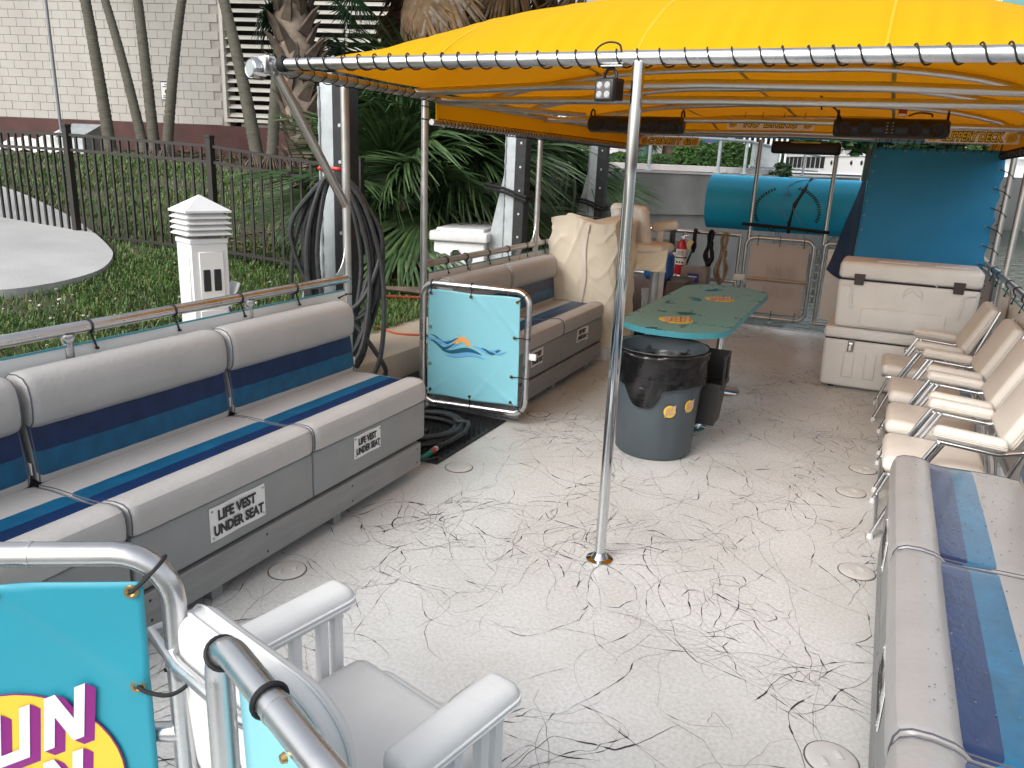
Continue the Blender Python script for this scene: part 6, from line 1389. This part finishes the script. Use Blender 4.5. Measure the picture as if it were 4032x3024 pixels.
# ================================================================== coolers
def cooler(label, x0, x1, y0, y1, z0, z1, lid, upper):
    t = thing('cooler', label, 'cooler', ((x0+x1)/2, (y0+y1)/2, z0), 'stacked off-white coolers'); cx, cy = (x0+x1)/2, (y0+y1)/2; L, D = x1-x0, y1-y0
    b = MB(); h = z1-lid-z0
    v, f = rbox_data(L, D, h, .035, 4); v = [(x*(1-.03*(.5-z/h)), y*(1-.03*(.5-z/h)), z) for x, y, z in v]; b.raw(v, f, 0, Matrix.Translation((cx, cy, z0+h/2))); bd = b.build('cooler_body', COOLW, t, ang=50)
    b = MB(); b.box((cx, cy, z1-lid/2), (L+.008, D+.008, lid-.006), .04 if upper else .025, 5); ld = b.build('lid', COOLW, t, ang=50)
    b = MB(); b.box((cx, cy, z1-lid-.002), (L-.02, D-.02, .012)); b.build('seal', BLACKR, t)
    yf = y0-.002
    if upper:
        b = MB(); b.box((cx, yf-.002, z0+.1), (.62, .022, .15), .009, 3); b.build('raised_panel', COOLW, bd)
        b = MB(); b.tube([(cx-.3, yf-.004, z0+.05), (cx-.27, yf-.005, z0+.165), (cx-.24, yf-.006, z0+.178), (cx+.26, yf-.006, z0+.178), (cx+.29, yf-.006, z0+.165), (cx+.31, yf-.005, z0+.05)], .007, 6)
        for s in (-1, 1): b.tube(spline([(cx+s*(L/2-.03), yf+.0, z0+.36), (cx+s*(L/2-.11), yf-.002, z0+.34), (cx+s*(L/2-.115), yf-.002, z0+.26), (cx+s*(L/2-.13), yf+.0, z0+.16)], 6), .011, 8)
        b.build('moulded_ridge', COOLW, bd)
        b = MB(); M = frame((cx+.05, yf+.003, z0+.31), (1, 0, 0), (0, 0, 1))
        b.tube([M @ Vector((.07*math.cos(math.pi*k/14*1.25-.4), .07*math.sin(math.pi*k/14*1.25-.4), .002)) for k in range(15)], .006, 6); b.tube(spline([M @ Vector(p) for p in [(-.06, .0, .002), (-.03, .03, .002), (0, .045, .002), (.015, .03, .002), (.03, .012, .002), (.06, .0, .002)]], 5), .0065, 6)
        text(b, 'COOLER', .028, M @ Matrix.Translation((0, -.03, .003)), .001, ext=.0015) if False else None
        b.build('moulded_emblem', COOLW, bd)
        for dx in (-.36, .36):
            b = MB(); b.raw([(cx+dx-.042, yf-.01, z1-lid+.05), (cx+dx+.042, yf-.01, z1-lid+.05), (cx+dx+.035, yf-.014, z1-lid-.04), (cx+dx-.035, yf-.014, z1-lid-.04), (cx+dx-.042, yf+.012, z1-lid+.05), (cx+dx+.042, yf+.012, z1-lid+.05), (cx+dx+.035, yf+.004, z1-lid-.04), (cx+dx-.035, yf+.004, z1-lid-.04)], [(0, 3, 2, 1), (4, 5, 6, 7), (0, 1, 5, 4), (1, 2, 6, 5), (2, 3, 7, 6), (3, 0, 4, 7)]); b.build('latch', mat('dark_brown_plastic', (.03, .015, .012), .4), t, smooth=False)
        b = MB(); b.box((cx-.1, cy-.03, z1+.0), (.3, .2, .006), .002); b.build('lid_moulding', COOLW, ld); b = MB(); b.box((cx+.3, cy-.03, z1+.0), (.25, .2, .006), .002); b.build('lid_moulding', COOLW, ld); b = MB(); b.tube([(cx-.12, yf-.004, z1-lid+.02), (cx+.18, yf-.004, z1-lid+.02), (cx+.21, yf-.003, z1-lid+.0)], .004, 6); b.build('lid_moulding', COOLW, ld)
    else:
        for k in range(5):
            b = MB(); b.box((cx-.33+.17*k, yf+.002, z0+.2), (.085, .026, .22), .011, 3); b.build('rib', COOLW, bd)
        for dx in (-.33, .1, .42):
            b = MB(); b.box((cx+dx, yf-.004, z1-lid-.05), (.05, .016, .1), .006, 2); b.build('latch_recess', mat('grey_recess', (.3, .28, .27), .5), t)
            b = MB(); b.box((cx+dx, yf-.012, z1-lid-.06), (.034, .012, .075), .004, 2); b.build('latch', CHROME, t)
        b = MB(); b.box((cx-.05, yf-.004, z1-lid+.04), (.4, .008, .05), .003); b.build('lid_moulding', COOLW, ld)
        b = MB(); b.box((cx+.3, yf-.004, z0+.33), (.14, .004, .03)); b.build('green_label', mat('green_label', (.02, .12, .08), .5), bd, smooth=False)
        for dx in (-.44, .44): b = MB(); b.lathe([(.025, -.014), (.028, .002)], (cx+dx, y0+.06, z0), 12); b.build('foot', BLACKR, t)
    return t
cooler('lower wide off-white cooler with steel latches and ribs', -.335, .76, 7.03, 7.57, .015, .53, .1, False)
cooler('upper white cooler with two dark latches on the stack', -.29, .745, 7.0, 7.5, .535, 1.085, .15, True)

# ================================================================== covered console and helm seat
cn = thing('covered_console', 'helm console under a creased cream cloth cover', 'console', (-2.47, 7, 0))
def con(u, v):
    per = [(-2.79, 6.74), (-2.15, 6.80), (-2.10, 7.28), (-2.75, 7.28)]
    s = (u*4) % 4; i = int(s) % 4; f = s-int(s); ff = f
    p = Vector(per[i]).lerp(Vector(per[(i+1) % 4]), ff)
    c = Vector((-2.45, 7.02)); z = .11+1.16*v
    rg = lambda t, p=3: (1-abs(math.sin(t)))**p; ed = .35+.65*abs(2*f-1)**1.5; cr = ed*(.02*rg(v*7.3+2.2*math.sin(u*21+1))+.017*rg(v*11.7-1.8*math.sin(u*26)+1.1)+.010*rg(v*17+u*24,4))+.006*rg(u*31+3*v+.5*math.sin(v*9),4)-.012
    d = (p-c); rounding = 1-.05*(abs(f-.5)*2)**10
    k = (1+.06*(1-v)-.05*max(0, v-.75))*rounding
    q_ = c+d*k+d.normalized()*cr*(.5+v*.6)
    return Vector((q_.x, q_.y, z+.03*math.sin(u*25.1)*(v > .9)))
nu, nv = 220, 90; vs = [con(i/nu, j/nv) for i in range(nu) for j in range(nv+1)]; fs = [(i*(nv+1)+j, ((i+1) % nu)*(nv+1)+j, ((i+1) % nu)*(nv+1)+j+1, i*(nv+1)+j+1) for i in range(nu) for j in range(nv)]
o_ = len(vs); vs.append(Vector((-2.45, 7.05, 1.255))); fs += [(i*(nv+1)+nv, ((i+1) % nu)*(nv+1)+nv, o_) for i in range(nu)]
b = MB(); b.raw(vs, fs); cvr = b.build('cloth_cover', COVER, cn, ang=70)
b = MB(); pts = []
for k in range(30):
    v = .12+.86*k/29; p = con(.135, v); pts.append(p+Vector((.01*math.sin(v*14), -.006, 0)))
o = len(b.v)
for p in pts: b.v += [tuple(p+Vector((-.022, 0, 0))), tuple(p+Vector((.022, -.006, 0)))]
for k in range(29): b.f.append((o+2*k, o+2*k+1, o+2*k+3, o+2*k+2)); b.m.append(0)
b.build('zip_flap', mat('cream_flap', (.66, .58, .5), .6, bump=.3, bscale=30), cvr)
b = MB(); b.box((-2.45, 7.02, .06), (.6, .52, .12), .01, 2); b.build('plinth', PLASTW, cn)
hs2 = thing('helm_seat', 'cream helm chair with armrest partly under a cloth', 'chair', (-2.05, 7.55, 0))
b = MB(); softpad(b, (.12, .56, .46), .055, Matrix.Translation((-2.26, 7.55, 1.17)) @ Matrix.Rotation(R(52), 4, 'Z') @ Matrix.Rotation(R(-12), 4, 'Y')); b.build('backrest', CREAMV, hs2, ang=60)
b = MB(); softpad(b, (.11, .14, .24), .045, Matrix.Translation((-2.35, 7.42, 1.24))); b.build('head_bolster', WHITEV, hs2, ang=60)
b = MB(); softpad(b, (.42, .44, .1), .045, Matrix.Translation((-2.06, 7.5, 1.0))); b.build('seat', CREAMV, hs2, ang=60)
b = MB(); softpad(b, (.27, .07, .09), .034, Matrix.Translation((-1.96, 7.7, 1.2)) @ Matrix.Rotation(R(-10), 4, 'Y')); b.build('armrest', CREAMV, hs2, ang=60)
b = MB(); b.box((-2.00, 7.7, 1.08), (.06, .03, .2), .004); b.build('arm_post', SIGNW, hs2); b = MB(); b.box((-1.88, 7.71, 1.1), (.05, .03, .16), .004); b.build('arm_lever', BLACKP, hs2)
def drape(u, v):
    x = -2.3+.5*u; z = 1.03-.22*v-.7*max(0, .42-u)*v*2.2-.06*math.sin(u*3.1)*(1-v); y = 7.26-.03*v+.02*math.sin(u*14+v*6)*v
    return (x, y, z), (0, -1, 0)
b = MB(); b.sheet(drape, 30, 24, .004); b.build('seat_cloth', COVER, hs2, ang=180)
b = MB(); b.tube([(-1.97, 7.5, .02), (-1.97, 7.5, .95)], .045, 14); b.lathe([(.16, 0), (.16, .02), (.06, .05)], (-1.97, 7.5, .003), 20); b.build('seat_pedestal', GALV, hs2)
# ================================================================== odds and ends at the stern
fe = thing('fire_extinguisher', 'red fire extinguisher with white label on the stern rail', 'fire extinguisher', (-2.13, 9.3, .55))
FX, FY = -2.14, 9.29
b = MB(); b.lathe([(0, .56), (.06, .56), (.066, .575), (.066, .86), (.055, .9), (.03, .93), (.02, .95), (0, .95)], (FX, FY, 0), 24); cy_ = b.build('cylinder', RED, fe)
b = MB(); b.lathe([(.067, .66), (.067, .84)], (FX, FY, 0), 20, ang=R(170), mtx=Matrix.Rotation(R(185), 4, 'Z')); b.build('label', LABELW, cy_)
b = MB(); b.lathe([(.0675, .735), (.0675, .75)], (FX, FY, 0), 20, ang=R(170), mtx=Matrix.Rotation(R(185), 4, 'Z'))
for k in range(3): b.box((FX-.03+.03*k, FY-.064, .69), (.018, .006, .022))
for k in range(4): b.box((FX, FY-.067, .775+.014*k), (.07, .003, .005))
b.build('label_print', BLKTXT, cy_, smooth=False)
b = MB(); b.lathe([(.07, .545), (.072, .56), (.07, .6), (.0, .6)], (FX, FY, 0), 20); b.build('base_bracket', RED, fe)
b = MB(); b.tube([(FX, FY, .95), (FX, FY, .985)], .014, 8); b.box((FX+.03, FY-.01, .99), (.11, .02, .015), .003, rot=Matrix.Rotation(R(-20), 4, 'Y')); b.box((FX+.03, FY-.01, .965), (.1, .02, .012), .003, rot=Matrix.Rotation(R(10), 4, 'Y')); b.build('valve_handle', ALU, fe)
b = MB(); b.box((FX+.085, FY-.02, .9), (.06, .004, .11), .002, rot=Matrix.Rotation(R(25), 4, 'Y')); b.build('service_tag', mat('yellow_tag', (.55, .46, .2), .6), fe)
def rope_coil(label, x, y, z, L, w_, n_, m, r, seed, cat='rope', name='rope_coil'):
    g = random.Random(seed); t = thing(name, label, cat, (x, y, z))
    for k in range(n_):
        a, c = w_*g.uniform(.4, 1), w_*g.uniform(.4, 1); l = L*g.uniform(.78, 1); yo = y-.015*k*.5
        pts = [(x+g.uniform(-.01, .01), yo, z), (x+a*.5, yo-.02, z-.12*L), (x+a*.25, yo-.03, z-.4*L), (x+a, yo-.03, z-l*.8), (x+a*.3, yo-.03, z-l), (x-c*.4, yo-.03, z-l*.97), (x-c, yo-.02, z-l*.75), (x-c*.3, yo-.03, z-.4*L), (x-c*.5, yo-.02, z-.12*L)]
        b = MB(); b.tube(spline(pts, 6, True), r, 7, closed=True); b.build('rope_loop', m, t, ang=180)
    b = MB()
    for k in range(4): b.tube(ring_cord((x, y-.03, z-.4*L+.02*k-.03), (0, .1, 1), w_*.45, n=14), r, 6, closed=True)
    b.build('rope_wrap', m, t); return t
rope_coil('tan rope coil hanging right of the black straps on the stern rail', -1.665, 9.38, 1.06, .6, .085, 6, ROPE, .010, 1)
rope_coil('long tan rope hanging left of the fire extinguisher', -2.28, 9.36, 1.07, .85, .055, 4, ROPE, .010, 2)
rope_coil('bunch of black dock straps hanging in the middle of the stern rail', -1.83, 9.39, 1.07, .42, .06, 5, STRAP, .014, 3, 'strap', 'strap_bunch')
rope_coil('short black strap hanging right of the fire extinguisher', -2.02, 9.39, 1.07, .26, .025, 3, STRAP, .015, 4, 'strap', 'strap_bunch')
b = MB(); b.tube(spline([(-2.03, 9.35, .83), (-2.09, 9.34, .6), (-2.06, 9.36, .4), (-1.95, 9.3, .2), (-2.0, 9.2, .03)], 8), .012, 7); tag(b.build('green_hose', mat('dark_green_hose', (.01, .05, .035), .5)), 'dark green hose hanging below the short black strap', 'hose')
t = thing('blue_bag', 'blue zipped cool bag behind the helm seat', 'bag', (-2.2, 8.6, .6)); b = MB(); b.box((-2.22, 8.62, .7), (.3, .24, .3), .06, 4); b.build('bag_body', BLUEBAG, t)
b = MB(); b.box((-2.2, 8.5, .76), (.16, .006, .012)); b.build('zip', SIGNW, t, smooth=False); b = MB(); b.tube(spline([(-2.1, 8.5, .56), (-2.14, 8.47, .4), (-2.2, 8.45, .22), (-2.26, 8.45, .1)], 6), .014, 6); b.build('shoulder_strap', STRAP, t)
t = thing('cabinet', 'brown storage cabinet under the blue bag', 'cabinet', (-2.2, 8.7, 0)); b = MB(); b.box((-2.2, 8.72, .28), (.62, .44, .55), .01, 2); b.build('body', mat('brown_plastic', (.09, .065, .055), .5), t); b = MB(); b.box((-1.85, 8.7, .5), (.01, .1, .1)); b.build('blue_notice', mat('blue_notice', (.03, .05, .25), .5), t, smooth=False)
t = thing('pump_cabinet', 'tan cabinet with a small blue notice below the stern rail', 'cabinet', (-1.8, 9.1, 0)); b = MB(); b.box((-1.93, 9.2, .35), (.3, .24, .62), .01, 2); b.build('body', mat('tan_plastic', (.2, .17, .14), .5, var=.1), t)
b = MB(); b.box((-1.93, 9.077, .54), (.13, .004, .1)); b.build('blue_notice', mat('blue_notice', (.03, .05, .25), .5), t, smooth=False); b = MB(); b.box((-1.94, 9.073, .555), (.1, .004, .015)); b.box((-1.95, 9.073, .525), (.07, .004, .02)); b.build('notice_print', WHTP, t, smooth=False)
t = thing('white_bucket', 'white plastic bucket with a wire handle behind the console', 'bucket', (-2.13, 7.95, .0)); b = MB(); b.lathe([(0, .2), (.085, .2), (.1, .5), (.106, .5), (.106, .52), (.098, .52), (.09, .3), (0, .28)], (-2.12, 8.0, .0), 24); b.build('pail', PLASTW, t); b = MB(); b.tube(spline([(-2.22, 7.96, .48), (-2.13, 7.9, .36), (-2.02, 7.96, .48)], 8), .003, 5); b.build('wire_handle', GALV, t); b = MB(); b.box((-2.11, 7.9, .33), (.05, .004, .06)); b.build('label', BLKTXT, t, smooth=False)
b = MB(); b.box((-2.12, 8.0, .1), (.24, .24, .19), .01, 1); tag(b.build('dark_crate', BLACKP), 'dark crate under the white bucket', 'crate')
t = thing('bag_under_seat', 'white plastic bag hanging beside the helm seat post', 'bag', (-2.0, 7.75, .5)); b = MB(); b.box((-2.02, 7.8, .62), (.14, .12, .34), .05, 4); b.build('bag_body', SHEET, t)
